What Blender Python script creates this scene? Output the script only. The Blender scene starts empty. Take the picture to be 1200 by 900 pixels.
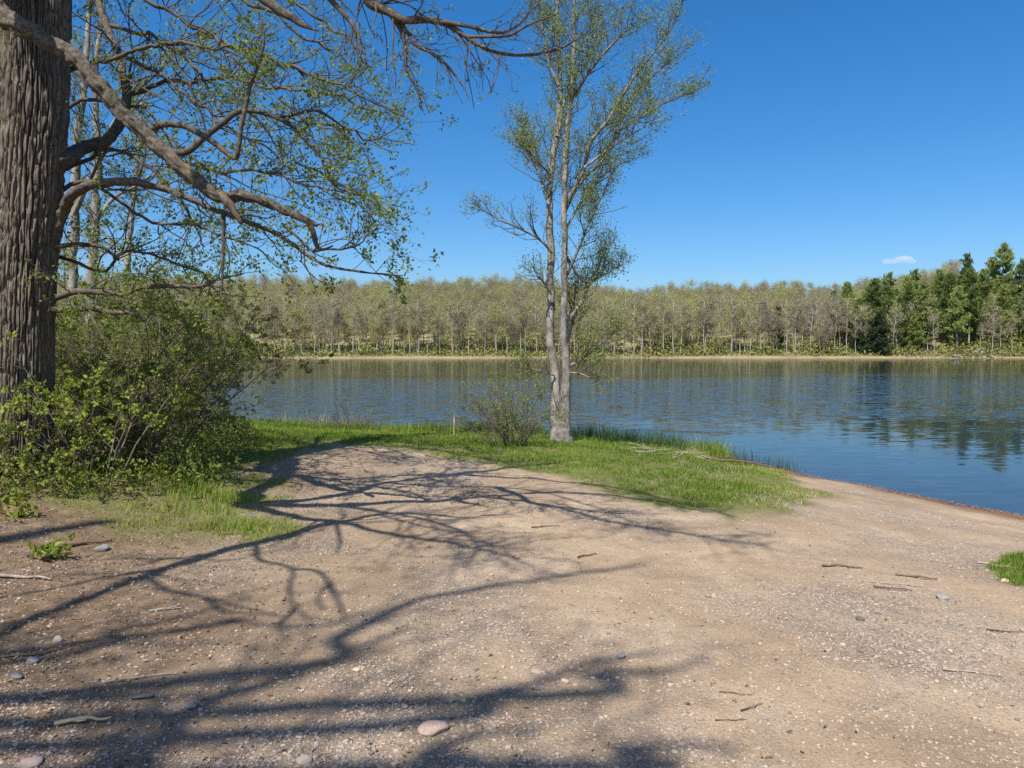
import bpy, math, random
import numpy as np
from mathutils import Vector

random.seed(7)
RNG = np.random.default_rng(11)
PI = math.pi
SC = bpy.context.scene
COL = SC.collection

# ------------------------------------------------------------------ camera
F = 850.0                       # focal length in pixels of a 1200 px wide frame
PITCH = math.atan(38.0 / F)     # horizon a little above the middle
CZ = 1.62
cp, sp_ = math.cos(PITCH), math.sin(PITCH)
cam_d = bpy.data.cameras.new('camera'); cam = bpy.data.objects.new('camera', cam_d); COL.objects.link(cam)
cam.location = (0, 0, CZ); cam.rotation_euler = (PI/2 - PITCH, 0, 0)
cam_d.sensor_width = 36; cam_d.lens = 36 * F / 1200; cam_d.clip_start = .05; cam_d.clip_end = 9000
SC.camera = cam

def ray(px, py):
    u, v = (px - 600) / F, (450 - py) / F
    return np.array([u, cp + v * sp_, -sp_ + v * cp])
def at(px, py, Y):
    d = ray(px, py); return np.array([0, 0, CZ]) + d * (Y / d[1])
def atl(pts, Y0, Y1=None):
    """pixel polyline with radii (px,py,rpx[,Y]) -> points, radii (m); distance runs from Y0 to Y1"""
    Y1 = Y0 if Y1 is None else Y1
    P, R = [], []
    n = len(pts)
    for i, q in enumerate(pts):
        Y = q[3] if len(q) > 3 else Y0 + (Y1 - Y0) * i / max(1, n - 1)
        P.append(at(q[0], q[1], Y)); R.append(q[2] * Y / F)
    return np.array(P), np.array(R)

# ------------------------------------------------------------------ sun
EL = math.radians(55); AZ = math.radians(66)
SUN = np.array([-math.cos(AZ) * math.cos(EL), -math.sin(AZ) * math.cos(EL), math.sin(EL)])

# ------------------------------------------------------------------ noise
def hash3(i, j, k, s):
    n = (i.astype(np.int64) * 374761393 + j.astype(np.int64) * 668265263 + k.astype(np.int64) * 2147483647 + s * 974634777) & 0xffffffff
    n = ((n ^ (n >> 13)) * 1274126177) & 0xffffffff
    n = ((n ^ (n >> 16)) * 2246822519) & 0xffffffff
    return ((n ^ (n >> 15)) & 0xffffff) / float(0xffffff)
def vnoise(x, y, z=None, s=0):
    x = np.asarray(x, float); y = np.asarray(y, float)
    z = np.zeros_like(x) if z is None else np.asarray(z, float)
    i, j, k = np.floor(x), np.floor(y), np.floor(z)
    fx, fy, fz = x - i, y - j, z - k
    fx, fy, fz = (q * q * (3 - 2 * q) for q in (fx, fy, fz))
    r = 0
    for a in (0, 1):
        for b in (0, 1):
            for c in (0, 1):
                w = (fx if a else 1 - fx) * (fy if b else 1 - fy) * (fz if c else 1 - fz)
                r = r + w * hash3(i + a, j + b, k + c, s)
    return r
def fbm(x, y, z=None, o=4, s=0):
    r, a, t = 0, 1.0, 0
    for q in range(o):
        f = 2.03 ** q
        r = r + a * vnoise(np.asarray(x) * f + 17.3 * q, np.asarray(y) * f - 9.1 * q, None if z is None else np.asarray(z) * f, s + q)
        t += a; a *= .5
    return r / t
def sstep(a, b, x):
    t = np.clip((x - a) / (b - a), 0, 1); return t * t * (3 - 2 * t)

# ------------------------------------------------------------------ scene object helpers
def link(name, me, parent=None):
    o = bpy.data.objects.new(name, me); COL.objects.link(o)
    if parent is not None: o.parent = parent
    return o
def empty(name, loc=(0, 0, 0)):
    o = bpy.data.objects.new(name, None); COL.objects.link(o); o.location = loc; o.empty_display_size = .3
    return o
def tag(o, label=None, cat=None, group=None, kind=None):
    if label: o['label'] = label
    if cat: o['category'] = cat
    if group: o['group'] = group
    if kind: o['kind'] = kind
    return o
def mesh(name, V, faces, mat=None, smooth=True, attrs=None, fattrs=None):
    """faces: list of (n,k) int arrays with differing k"""
    me = bpy.data.meshes.new(name)
    V = np.asarray(V, np.float32)
    me.vertices.add(len(V)); me.vertices.foreach_set('co', V.ravel())
    faces = [np.asarray(f, np.int32) for f in (faces if isinstance(faces, list) else [faces]) if len(f)]
    nl = sum(f.size for f in faces); nf = sum(len(f) for f in faces)
    me.loops.add(nl); me.polygons.add(nf)
    me.loops.foreach_set('vertex_index', np.concatenate([f.ravel() for f in faces]))
    tot = np.concatenate([np.full(len(f), f.shape[1], np.int32) for f in faces])
    st = np.concatenate([[0], np.cumsum(tot)[:-1]]).astype(np.int32)
    me.polygons.foreach_set('loop_start', st)
    try: me.polygons.foreach_set('loop_total', tot)
    except Exception: pass
    me.polygons.foreach_set('use_smooth', np.full(nf, smooth, bool))
    me.update(calc_edges=True)
    for k, v in (attrs or {}).items():
        a = me.attributes.new(k, 'FLOAT', 'POINT'); a.data.foreach_set('value', np.asarray(v, np.float32))
    for k, v in (fattrs or {}).items():
        a = me.attributes.new(k, 'FLOAT', 'FACE'); a.data.foreach_set('value', np.asarray(v, np.float32))
    if mat: me.materials.append(mat)
    return me

class Tubes:
    def __init__(s): s.V, s.Q, s.T, s.n = [], [], [], 0
    def add(s, P, R, k=5):
        P = np.asarray(P, float); R = np.asarray(R, float); m = len(P)
        T = np.gradient(P, axis=0); T /= np.linalg.norm(T, axis=1)[:, None] + 1e-9
        ref = np.array([.31, .17, .93]) if abs(T[:, 2]).mean() < .8 else np.array([.93, .2, .3])
        A = np.cross(T, ref); A /= np.linalg.norm(A, axis=1)[:, None] + 1e-9
        B = np.cross(T, A)
        th = np.arange(k) * 2 * PI / k
        ring = A[:, None, :] * np.cos(th)[None, :, None] + B[:, None, :] * np.sin(th)[None, :, None]
        s.V.append((P[:, None, :] + ring * R[:, None, None]).reshape(-1, 3))
        i = np.arange(m - 1)[:, None] * k; j = np.arange(k)[None, :]; j2 = (j + 1) % k
        s.Q.append(np.stack([i + j, i + j2, i + k + j2, i + k + j], -1).reshape(-1, 4) + s.n)
        if k >= 3 and R[-1] > .004:
            c = s.n + (m - 1) * k
            s.T.append(np.array([[c, c + a, c + a + 1] for a in range(1, k - 1)]))
        s.n += m * k
    def mesh(s, name, mat):
        f = [np.concatenate(s.Q)] + ([np.concatenate(s.T)] if s.T else [])
        return mesh(name, np.concatenate(s.V), f, mat)

def unit(v): return v / (np.linalg.norm(v) + 1e-9)
def resample(P, R, step):
    P = np.asarray(P, float); d = np.concatenate([[0], np.cumsum(np.linalg.norm(np.diff(P, axis=0), axis=1))])
    n = max(4, int(d[-1] / step) + 1)
    # Catmull-Rom through the traced points
    Pe = np.vstack([2 * P[0] - P[1], P, 2 * P[-1] - P[-2]])
    t = np.linspace(0, d[-1], n); out = []
    for q in t:
        i = min(len(P) - 2, max(0, int(np.searchsorted(d, q, 'right') - 1)))
        u = (q - d[i]) / max(1e-6, d[i + 1] - d[i])
        p0, p1, p2, p3 = Pe[i], Pe[i + 1], Pe[i + 2], Pe[i + 3]
        out.append(.5 * (2 * p1 + (p2 - p0) * u + (2 * p0 - 5 * p1 + 4 * p2 - p3) * u * u + (3 * p1 - p0 - 3 * p2 + p3) * u ** 3))
    return np.array(out), np.interp(t, d, R)

def sprout(tw, leaf, P, R, n, L, rng, depth=2, tmin=.15, ang=(30, 65), up=.08, wander=.22, droop=0., kid=3, rmin=.0016, flat=None, rk=.55, leafp=1., Lend=.5):
    """side twigs along a parent polyline; leaf collects (point, direction)"""
    P = np.asarray(P); m = len(P)
    for _ in range(n):
        t = tmin + (1 - tmin) * rng.random()
        f = t * (m - 1); i = min(m - 2, int(f)); u = f - i
        p = P[i] * (1 - u) + P[i + 1] * u
        r = (R[i] * (1 - u) + R[i + 1] * u)
        tg = unit(P[i + 1] - P[i])
        q = unit(rng.normal(size=3))
        if flat is not None: q = unit(q * np.array([1, 1, flat]))
        side = unit(q - tg * q.dot(tg))
        a = math.radians(rng.uniform(*ang))
        d = unit(tg * math.cos(a) + side * math.sin(a))
        ln = L * rng.uniform(.55, 1.25) * (1 - (1 - Lend) * t)
        k = 5 if ln > .25 else 4
        r0 = max(rmin, min(r * rk, ln * .011 + .0012))
        pts = [p]
        for s_ in range(k):
            d = unit(d + rng.normal(size=3) * wander + np.array([0, 0, up - droop]))
            pts.append(pts[-1] + d * ln / k)
        pts = np.array(pts); rr = np.linspace(r0, max(rmin * .7, r0 * .35), k + 1)
        tw.add(pts, rr, 5 if r0 > .008 else (4 if r0 > .004 else 3))
        if depth > 0:
            sprout(tw, leaf, pts, rr, max(1, int(kid * rng.uniform(.6, 1.5))), ln * .5, rng, depth - 1, .2, ang, up, wander, droop, kid, rmin, flat, rk, leafp)
        if leaf is not None and rng.random() < leafp:
            leaf.append(np.concatenate([pts[-1], d]))
            if depth == 0 and rng.random() < .5: leaf.append(np.concatenate([pts[-2], d]))

def leaves(name, pts, size, rng, mat, per=3, spread=.7, hang=.0, var=.35, wid=.62, raw=False, scat=.25):
    """clusters of small folded leaves at twig nodes"""
    pts = np.asarray(pts)
    C = np.repeat(pts, per, axis=0); n = len(C)
    tint = np.repeat(rng.random(len(pts)), per) * .6 + rng.random(n) * .4
    d = C[:, 3:] * .6 + rng.normal(size=(n, 3)) * spread + np.array([0, 0, -hang]); d /= np.linalg.norm(d, axis=1)[:, None]
    q = rng.normal(size=(n, 3)); w = np.cross(d, q); w /= np.linalg.norm(w, axis=1)[:, None] + 1e-9
    nn = np.cross(d, w)
    L = size * rng.uniform(1 - var, 1 + var, n)[:, None]; W = L * wid * .5
    b = C[:, :3] + rng.normal(size=(n, 3)) * size * scat
    v0 = b; v1 = b + d * L * .5 + w * W + nn * L * .10; v2 = b + d * L - nn * L * .08; v3 = b + d * L * .5 - w * W + nn * L * .10
    V = np.stack([v0, v1, v2, v3], 1).reshape(-1, 3)
    i = np.arange(n)[:, None] * 4
    T = np.concatenate([i + np.array([[0, 1, 2]]), i + np.array([[0, 2, 3]])], 1).reshape(-1, 3)
    if raw: return V, T, np.repeat(tint, 2)
    return mesh(name, V, T, mat, smooth=False, fattrs={'tint': np.repeat(tint, 2)})
def crown_mesh(tw, barkmat, sets):
    """twigs and leaves of one crown as one mesh; sets: list of (V, T, tint, material)"""
    V = [np.concatenate(tw.V)]; n = tw.n; Qs = np.concatenate(tw.Q); Ts = [np.concatenate(tw.T)] if tw.T else []
    nt_ = sum(len(t) for t in Ts); mi = [np.zeros(len(Qs) + nt_, np.int32)]; tn = [np.zeros(len(Qs) + nt_)]
    for k, (v, t, ti, m) in enumerate(sets): V.append(v); Ts.append(t + n); n += len(v); mi.append(np.full(len(t), k + 1, np.int32)); tn.append(ti)
    me = mesh('crown', np.concatenate(V), [Qs, np.concatenate(Ts)] if Ts else [Qs], barkmat, True, None, {'tint': np.concatenate(tn)})
    for q in sets: me.materials.append(q[3])
    me.polygons.foreach_set('material_index', np.concatenate(mi)); return me

# ------------------------------------------------------------------ materials
def newmat(name):
    m = bpy.data.materials.new(name); m.use_nodes = True
    nt = m.node_tree; nt.nodes.clear()
    return m, nt, (lambda t, **k: _node(nt, t, **k)), nt.links.new
def _node(nt, t, **k):
    n = nt.nodes.new(t)
    for a, v in k.items():
        if a.startswith('i_'):
            key = a[2:]; key = int(key) if key.isdigit() else key.replace('_', ' ')
            n.inputs[key].default_value = v
        else: setattr(n, a, v)
    return n
def ramp(nt, stops, interp='LINEAR'):
    r = nt.nodes.new('ShaderNodeValToRGB'); e = r.color_ramp.elements; r.color_ramp.interpolation = interp
    while len(e) < len(stops): e.new(.5)
    for x, (p, c) in zip(e, stops): x.position = p; x.color = (*c, 1)
    return r
def noise(N, scale, detail=4, rough=.55):
    return N('ShaderNodeTexNoise', i_Scale=scale, i_Detail=detail, i_Roughness=rough)

def mat_bark(name, cols, stretch=(1, 1, .18), scale=14, bump=.02, fine=60, rough=.95):
    m, nt, N, Lk = newmat(name)
    tc = N('ShaderNodeTexCoord'); mp = N('ShaderNodeMapping'); mp.inputs['Scale'].default_value = stretch
    Lk(tc.outputs['Object'], mp.inputs['Vector'])
    n1 = noise(N, scale, 5, .6); Lk(mp.outputs[0], n1.inputs['Vector'])
    n2 = noise(N, fine, 3, .6); Lk(mp.outputs[0], n2.inputs['Vector'])
    n3 = noise(N, 1.7, 3, .6); Lk(tc.outputs['Object'], n3.inputs['Vector'])
    mx = N('ShaderNodeMix', data_type='FLOAT', i_0=.4); Lk(n1.outputs[0], mx.inputs[2]); Lk(n2.outputs[0], mx.inputs[3])
    r = ramp(nt, cols); Lk(mx.outputs[0], r.inputs[0])
    r3 = ramp(nt, [(.3, (.75, .75, .75)), (.7, (1.15, 1.1, 1.02))]); Lk(n3.outputs[0], r3.inputs[0])
    mul = N('ShaderNodeMix', data_type='RGBA', blend_type='MULTIPLY', i_0=1.); Lk(r.outputs[0], mul.inputs[6]); Lk(r3.outputs[0], mul.inputs[7])
    b = N('ShaderNodeBsdfPrincipled', i_Roughness=rough); b.inputs['Specular IOR Level'].default_value = .2
    Lk(mul.outputs[2], b.inputs['Base Color'])
    bp = N('ShaderNodeBump', i_Strength=1., i_Distance=bump); Lk(mx.outputs[0], bp.inputs['Height']); Lk(bp.outputs[0], b.inputs['Normal'])
    o = N('ShaderNodeOutputMaterial'); Lk(b.outputs[0], o.inputs[0])
    return m

def mat_leaf(name, stops, transl=.35, noise_scale=.7, rnd=False, rough=.6, spec=.3):
    m, nt, N, Lk = newmat(name)
    at_ = N('ShaderNodeAttribute', attribute_name='tint')
    tc = N('ShaderNodeTexCoord'); n1 = noise(N, noise_scale, 2, .5); Lk(tc.outputs['Object'], n1.inputs['Vector'])
    mx = N('ShaderNodeMix', data_type='FLOAT', i_0=.4); Lk(at_.outputs['Fac'], mx.inputs[2]); Lk(n1.outputs[0], mx.inputs[3])
    val = mx.outputs[0]
    if rnd:
        oi = N('ShaderNodeObjectInfo'); at2 = N('ShaderNodeAttribute', attribute_name='tree_tint')
        ad = N('ShaderNodeMath', operation='ADD'); Lk(oi.outputs['Random'], ad.inputs[0]); Lk(at2.outputs['Fac'], ad.inputs[1])
        fr = N('ShaderNodeMath', operation='FRACT'); Lk(ad.outputs[0], fr.inputs[0])
        m2 = N('ShaderNodeMix', data_type='FLOAT', i_0=.78); Lk(val, m2.inputs[2]); Lk(fr.outputs[0], m2.inputs[3]); val = m2.outputs[0]
    r = ramp(nt, stops); Lk(val, r.inputs[0])
    b = N('ShaderNodeBsdfPrincipled', i_Roughness=rough); b.inputs['Specular IOR Level'].default_value = spec
    Lk(r.outputs[0], b.inputs['Base Color'])
    t = N('ShaderNodeBsdfTranslucent'); Lk(r.outputs[0], t.inputs[0])
    ms = N('ShaderNodeMixShader', i_0=transl); Lk(b.outputs[0], ms.inputs[1]); Lk(t.outputs[0], ms.inputs[2])
    o = N('ShaderNodeOutputMaterial'); Lk(ms.outputs[0], o.inputs[0])
    return m

def mat_plain(name, c0, c1, scale=20, bump=.004, rough=.85):
    m, nt, N, Lk = newmat(name)
    tc = N('ShaderNodeTexCoord'); n1 = noise(N, scale, 5, .65); Lk(tc.outputs['Object'], n1.inputs['Vector'])
    r = ramp(nt, [(.3, c0), (.7, c1)]); Lk(n1.outputs[0], r.inputs[0])
    b = N('ShaderNodeBsdfPrincipled', i_Roughness=rough); b.inputs['Specular IOR Level'].default_value = .25
    Lk(r.outputs[0], b.inputs['Base Color'])
    bp = N('ShaderNodeBump', i_Strength=.8, i_Distance=bump); Lk(n1.outputs[0], bp.inputs['Height']); Lk(bp.outputs[0], b.inputs['Normal'])
    o = N('ShaderNodeOutputMaterial'); Lk(b.outputs[0], o.inputs[0])
    return m

M = {}
M['bark_old'] = mat_bark('old_bark', [(.28, (.04, .033, .026)), (.5, (.145, .122, .097)), (.72, (.30, .26, .21))], (1, 1, .22), 20, .02, 75)
M['bark_limb'] = mat_bark('limb_bark', [(.3, (.032, .027, .022)), (.48, (.095, .08, .064)), (.7, (.22, .185, .15))], (1, 1, 1), 26, .02, 90)
M['bark_twig'] = mat_bark('twig_bark', [(.3, (.055, .045, .038)), (.7, (.15, .125, .1))], (1, 1, 1), 9, .003, 60)
M['bark_pale'] = mat_bark('pale_bark', [(.33, (.06, .053, .046)), (.44, (.17, .155, .135)), (.56, (.28, .262, .235)), (.72, (.44, .42, .385))], (1, 1, .45), 7, .02, 40)
M['bark_shrub'] = mat_bark('shrub_bark', [(.3, (.08, .065, .05)), (.7, (.24, .20, .16))], (1, 1, 1), 12, .003, 50)
M['wood_torn'] = mat_plain('torn_wood', (.04, .03, .022), (.20, .145, .09), 30)
M['wood_dead'] = mat_plain('dead_wood', (.17, .135, .10), (.38, .32, .25), 25)
M['wood_brown'] = mat_plain('brown_wood', (.07, .045, .03), (.17, .11, .07), 30)
M['wood_raw'] = mat_plain('raw_wood', (.42, .31, .15), (.62, .48, .27), 30)
M['leaf_near'] = mat_leaf('spring_leaf', [(.2, (.11, .15, .025)), (.5, (.20, .25, .04)), (.8, (.33, .37, .07))], .5)
M['leaf_twin'] = mat_leaf('twin_tree_leaf', [(.2, (.13, .18, .035)), (.5, (.23, .29, .06)), (.8, (.36, .40, .10))], .5)
M['leaf_shrub'] = mat_leaf('shrub_leaf', [(.2, (.13, .165, .02)), (.5, (.23, .28, .035)), (.8, (.36, .40, .06))], .45)
M['leaf_fine'] = mat_leaf('fine_shrub_leaf', [(.2, (.13, .15, .03)), (.5, (.22, .245, .05)), (.8, (.34, .36, .085))], .5)
M['grass'] = mat_leaf('grass_blade', [(.1, (.07, .135, .012)), (.45, (.15, .23, .022)), (.7, (.25, .30, .04)), (.95, (.40, .35, .14))], .4, .45)
M['reed'] = mat_leaf('green_reed', [(.2, (.035, .075, .025)), (.6, (.07, .125, .04)), (.9, (.13, .18, .055))], .3)
M['straw'] = mat_leaf('dead_reed_straw', [(.2, (.22, .17, .10)), (.8, (.52, .44, .30))], .2)
M['litter'] = mat_leaf('dead_leaf', [(.1, (.09, .05, .028)), (.5, (.22, .14, .075)), (.9, (.42, .32, .19))], .15)
M['far_bark'] = mat_bark('far_bark', [(.3, (.24, .215, .18)), (.5, (.36, .33, .29)), (.75, (.52, .49, .45))], (1, 1, .6), .35, .02, 1.2)
M['far_leaf'] = mat_leaf('far_leaf', [(.12, (.31, .25, .18)), (.35, (.35, .305, .19)), (.55, (.34, .33, .14)), (.8, (.42, .42, .14)), (.95, (.38, .35, .25))], .5, .25, True, .8, .1)
M['needle'] = mat_leaf('pine_needles', [(.15, (.12, .17, .05)), (.5, (.22, .275, .075)), (.85, (.35, .39, .12))], .45, .3, True, .7, .2)
M['needle_dark'] = mat_leaf('dark_needles', [(.15, (.04, .062, .026)), (.5, (.075, .105, .04)), (.85, (.12, .15, .05))], .15, .3, True, .7, .2)
M['under'] = mat_leaf('undergrowth_leaf', [(.15, (.17, .15, .07)), (.5, (.22, .23, .065)), (.85, (.34, .35, .10))], .3, .08)

def mat_stone(name, c0, c1):
    return mat_plain(name, c0, c1, 35, .003, .8)
M['stone_grey'] = mat_stone('grey_stone', (.17, .158, .143), (.30, .28, .255))
M['stone_dark'] = mat_stone('dark_stone', (.075, .069, .062), (.15, .138, .122))
M['stone_pink'] = mat_stone('pink_stone', (.33, .23, .18), (.45, .33, .26))
M['stone_tan'] = mat_stone('tan_stone', (.36, .27, .19), (.5, .4, .3))
def mat_gravel():
    m, nt, N, Lk = newmat('gravel_stone')
    at_ = N('ShaderNodeAttribute', attribute_name='tint')
    r = ramp(nt, [(.0, (.15, .135, .12)), (.3, (.25, .215, .18)), (.55, (.34, .27, .21)), (.8, (.40, .30, .23)), (.95, (.38, .30, .235)), (1., (.44, .37, .30))]); Lk(at_.outputs['Fac'], r.inputs[0])
    b = N('ShaderNodeBsdfPrincipled', i_Roughness=.8); b.inputs['Specular IOR Level'].default_value = .25; Lk(r.outputs[0], b.inputs['Base Color'])
    o = N('ShaderNodeOutputMaterial'); Lk(b.outputs[0], o.inputs[0]); return m
M['gravel'] = mat_gravel()

# ------------------------------------------------------------------ terrain
WZ = -.75
SHORE = np.array([(-300, 60), (-120, 62), (-60, 66), (-35, 50), (-18, 29), (-9.9, 23), (-6.3, 21.4), (-3, 20.2), (0, 19.4), (1.6, 18.8), (3.3, 17.7), (4.6, 16.4), (5.25, 15.1),
                  (5.65, 13.8), (6.6, 11.9), (7.4, 10.3), (8.7, 8.2), (12, 4), (20, -4), (34, -16), (80, -40), (300, -80)], float)
def shore_d(x, y):
    """signed distance to the near shoreline, positive on land"""
    x = np.asarray(x, float); y = np.asarray(y, float)
    best = np.full(x.shape, 1e9); sgn = np.ones(x.shape)
    for a, b in zip(SHORE[:-1], SHORE[1:]):
        e = b - a; L2 = e.dot(e)
        t = np.clip(((x - a[0]) * e[0] + (y - a[1]) * e[1]) / L2, 0, 1)
        dx, dy = x - a[0] - t * e[0], y - a[1] - t * e[1]
        d = np.hypot(dx, dy); cr = e[0] * (y - a[1]) - e[1] * (x - a[0])
        m = d < best - 1e-9
        best = np.where(m, d, best); sgn = np.where(m, np.where(cr > 0, -1., 1.), sgn)
    return best * sgn
def zg(x, y):
    x = np.asarray(x, float); y = np.asarray(y, float)
    d = shore_d(x, y) + (fbm(x * .9, y * .9, o=3, s=3) - .5) * .55
    land = WZ + .86 * (1 - np.exp(-np.maximum(d, 0) / 6.)) + .10 * sstep(.3, 2.5, d) * sstep(9.5, 13, y)
    bed = WZ + np.minimum(d, 0) * .085; bed = np.maximum(bed, -3.2)
    z = np.where(d > 0, land, bed)
    mound = sstep(-3.3, -6.2, x) * sstep(2.5, 5, y) * sstep(22, 12, y)
    z = z + .34 * mound * sstep(0, 3, d)
    z = z + (fbm(x * .35, y * .35, s=9) - .5) * .12 * sstep(.2, 4, d)
    z = z + (fbm(x * 1.7, y * 1.7, s=21) - .5) * .045 * sstep(.0, 1.5, d)
    return z
def hit(px, py):
    d = ray(px, py); t = 2.0
    for _ in range(60):
        p = np.array([0, 0, CZ]) + d * t
        h = p[2] - float(zg(p[0], p[1]))
        t += h / max(.05, -d[2]) * .6
        t = min(max(t, .5), 60)
    p = np.array([0, 0, CZ]) + d * t
    return np.array([p[0], p[1], float(zg(p[0], p[1]))])
def poly_world(px): return np.array([hit(*q)[:2] for q in px])
def inside(poly, x, y):
    c = np.zeros(np.shape(x), bool); n = len(poly); j = n - 1
    for i in range(n):
        xi, yi = poly[i]; xj, yj = poly[j]
        cr = ((yi > y) != (yj > y)) & (x < (xj - xi) * (y - yi) / (yj - yi + 1e-12) + xi)
        c ^= cr; j = i
    return c
def poly_dist(poly, x, y):
    best = np.full(np.shape(x), 1e9)
    for a, b in zip(poly, np.roll(poly, -1, 0)):
        e = b - a; t = np.clip(((x - a[0]) * e[0] + (y - a[1]) * e[1]) / (e.dot(e) + 1e-9), 0, 1)
        best = np.minimum(best, np.hypot(x - a[0] - t * e[0], y - a[1] - t * e[1]))
    return np.where(inside(poly, x, y), best, -best)
BANK = np.vstack([[(-14, 26.5), (-9.9, 23.3), (-6.3, 21.7), (-3, 20.5), (0, 19.7), (1.7, 19.1), (3.5, 18), (4.8, 16.6), (5.4, 15.2), (5.5, 14.2)], poly_world([(955, 572), (978, 585), (925, 598),
                   (850, 603), (790, 598), (720, 580), (640, 556), (560, 544), (500, 533), (440, 523), (400, 522), (345, 532), (310, 548), (275, 545)]), [(-9, 12), (-14, 20)]])
VERGE = poly_world([(285, 520), (310, 548), (335, 566), (330, 596), (378, 602), (372, 618), (310, 640), (240, 640), (150, 632), (60, 612), (20, 585), (0, 560), (40, 540), (150, 540), (230, 530)])
TUFT = poly_world([(1158, 664), (1172, 653), (1200, 648), (1245, 650), (1240, 684), (1195, 688), (1168, 681)])
def grass_mask(x, y):
    n = (fbm(x * 2.2, y * 2.2, s=31) - .5) * 1.3
    a = sstep(-.25, .35, poly_dist(BANK, x, y) + n * .8)
    b = sstep(-.2, .5, poly_dist(VERGE, x, y) + n * 1.0) * (.65 + .35 * sstep(.4, .6, fbm(x * 1.3, y * 1.3, s=5)))
    c = sstep(-.05, .12, poly_dist(TUFT, x, y) + n * .12)
    d = shore_d(x, y)
    far = sstep(-8.5, -10, x) * sstep(.1, .6, d)
    return np.clip(np.maximum.reduce([a, b * .85, c, far]) * sstep(-.1, .25, d), 0, 1)
def gravel_mask(x, y):
    n = fbm(x * .8 + y * .25, y * .55 - x * .2, o=4, s=44)
    return .22 + .78 * sstep(.34, .70, n)

def lines(segs):
    out = []
    for a, b, s0 in segs: out.append(np.arange(a, b - 1e-6, s0))
    return np.concatenate(out + [[segs[-1][1]]])
gx = lines([(-500, -100, 40), (-100, -30, 5), (-30, -10, .8), (-10, -6, .12), (-6, 7.5, .045), (7.5, 11, .12), (11, 30, .8), (30, 100, 5), (100, 500, 40)])
gy = lines([(-60, -10, 5), (-10, 1.5, .6), (1.5, 2.2, .1), (2.2, 10, .04), (10, 18, .07), (18, 30, .2), (30, 60, 2), (60, 150, 15)])
X, Y = np.meshgrid(gx, gy); xs, ys = X.ravel(), Y.ravel()
Z = zg(xs, ys)
gm = grass_mask(xs, ys); gv = gravel_mask(xs, ys)
near = (ys > 1) & (ys < 14) & (np.abs(xs) < 12)
det = np.zeros_like(Z)
det[near] = ((fbm(xs[near] * 7, ys[near] * 7, o=4, s=51) - .5) * .028 + (fbm(xs[near] * 22, ys[near] * 22, o=2, s=55) - .5) * .010 * (.4 + gv[near]))
Z = Z + det * sstep(0, .6, shore_d(xs, ys))
W = len(gx); i = np.arange(len(gy) - 1)[:, None] * W + np.arange(W - 1)[None, :]
Q = np.stack([i, i + 1, i + W + 1, i + W], -1).reshape(-1, 4)
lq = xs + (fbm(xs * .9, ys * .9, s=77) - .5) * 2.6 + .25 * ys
litter_shade = np.clip(np.maximum(sstep(-.1, -1.9, lq), .5 * sstep(1.6, -1.0, lq)) * sstep(13, 9, ys), 0, 1)  # mask for leaf litter, widened to paint in shade at the front left

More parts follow.
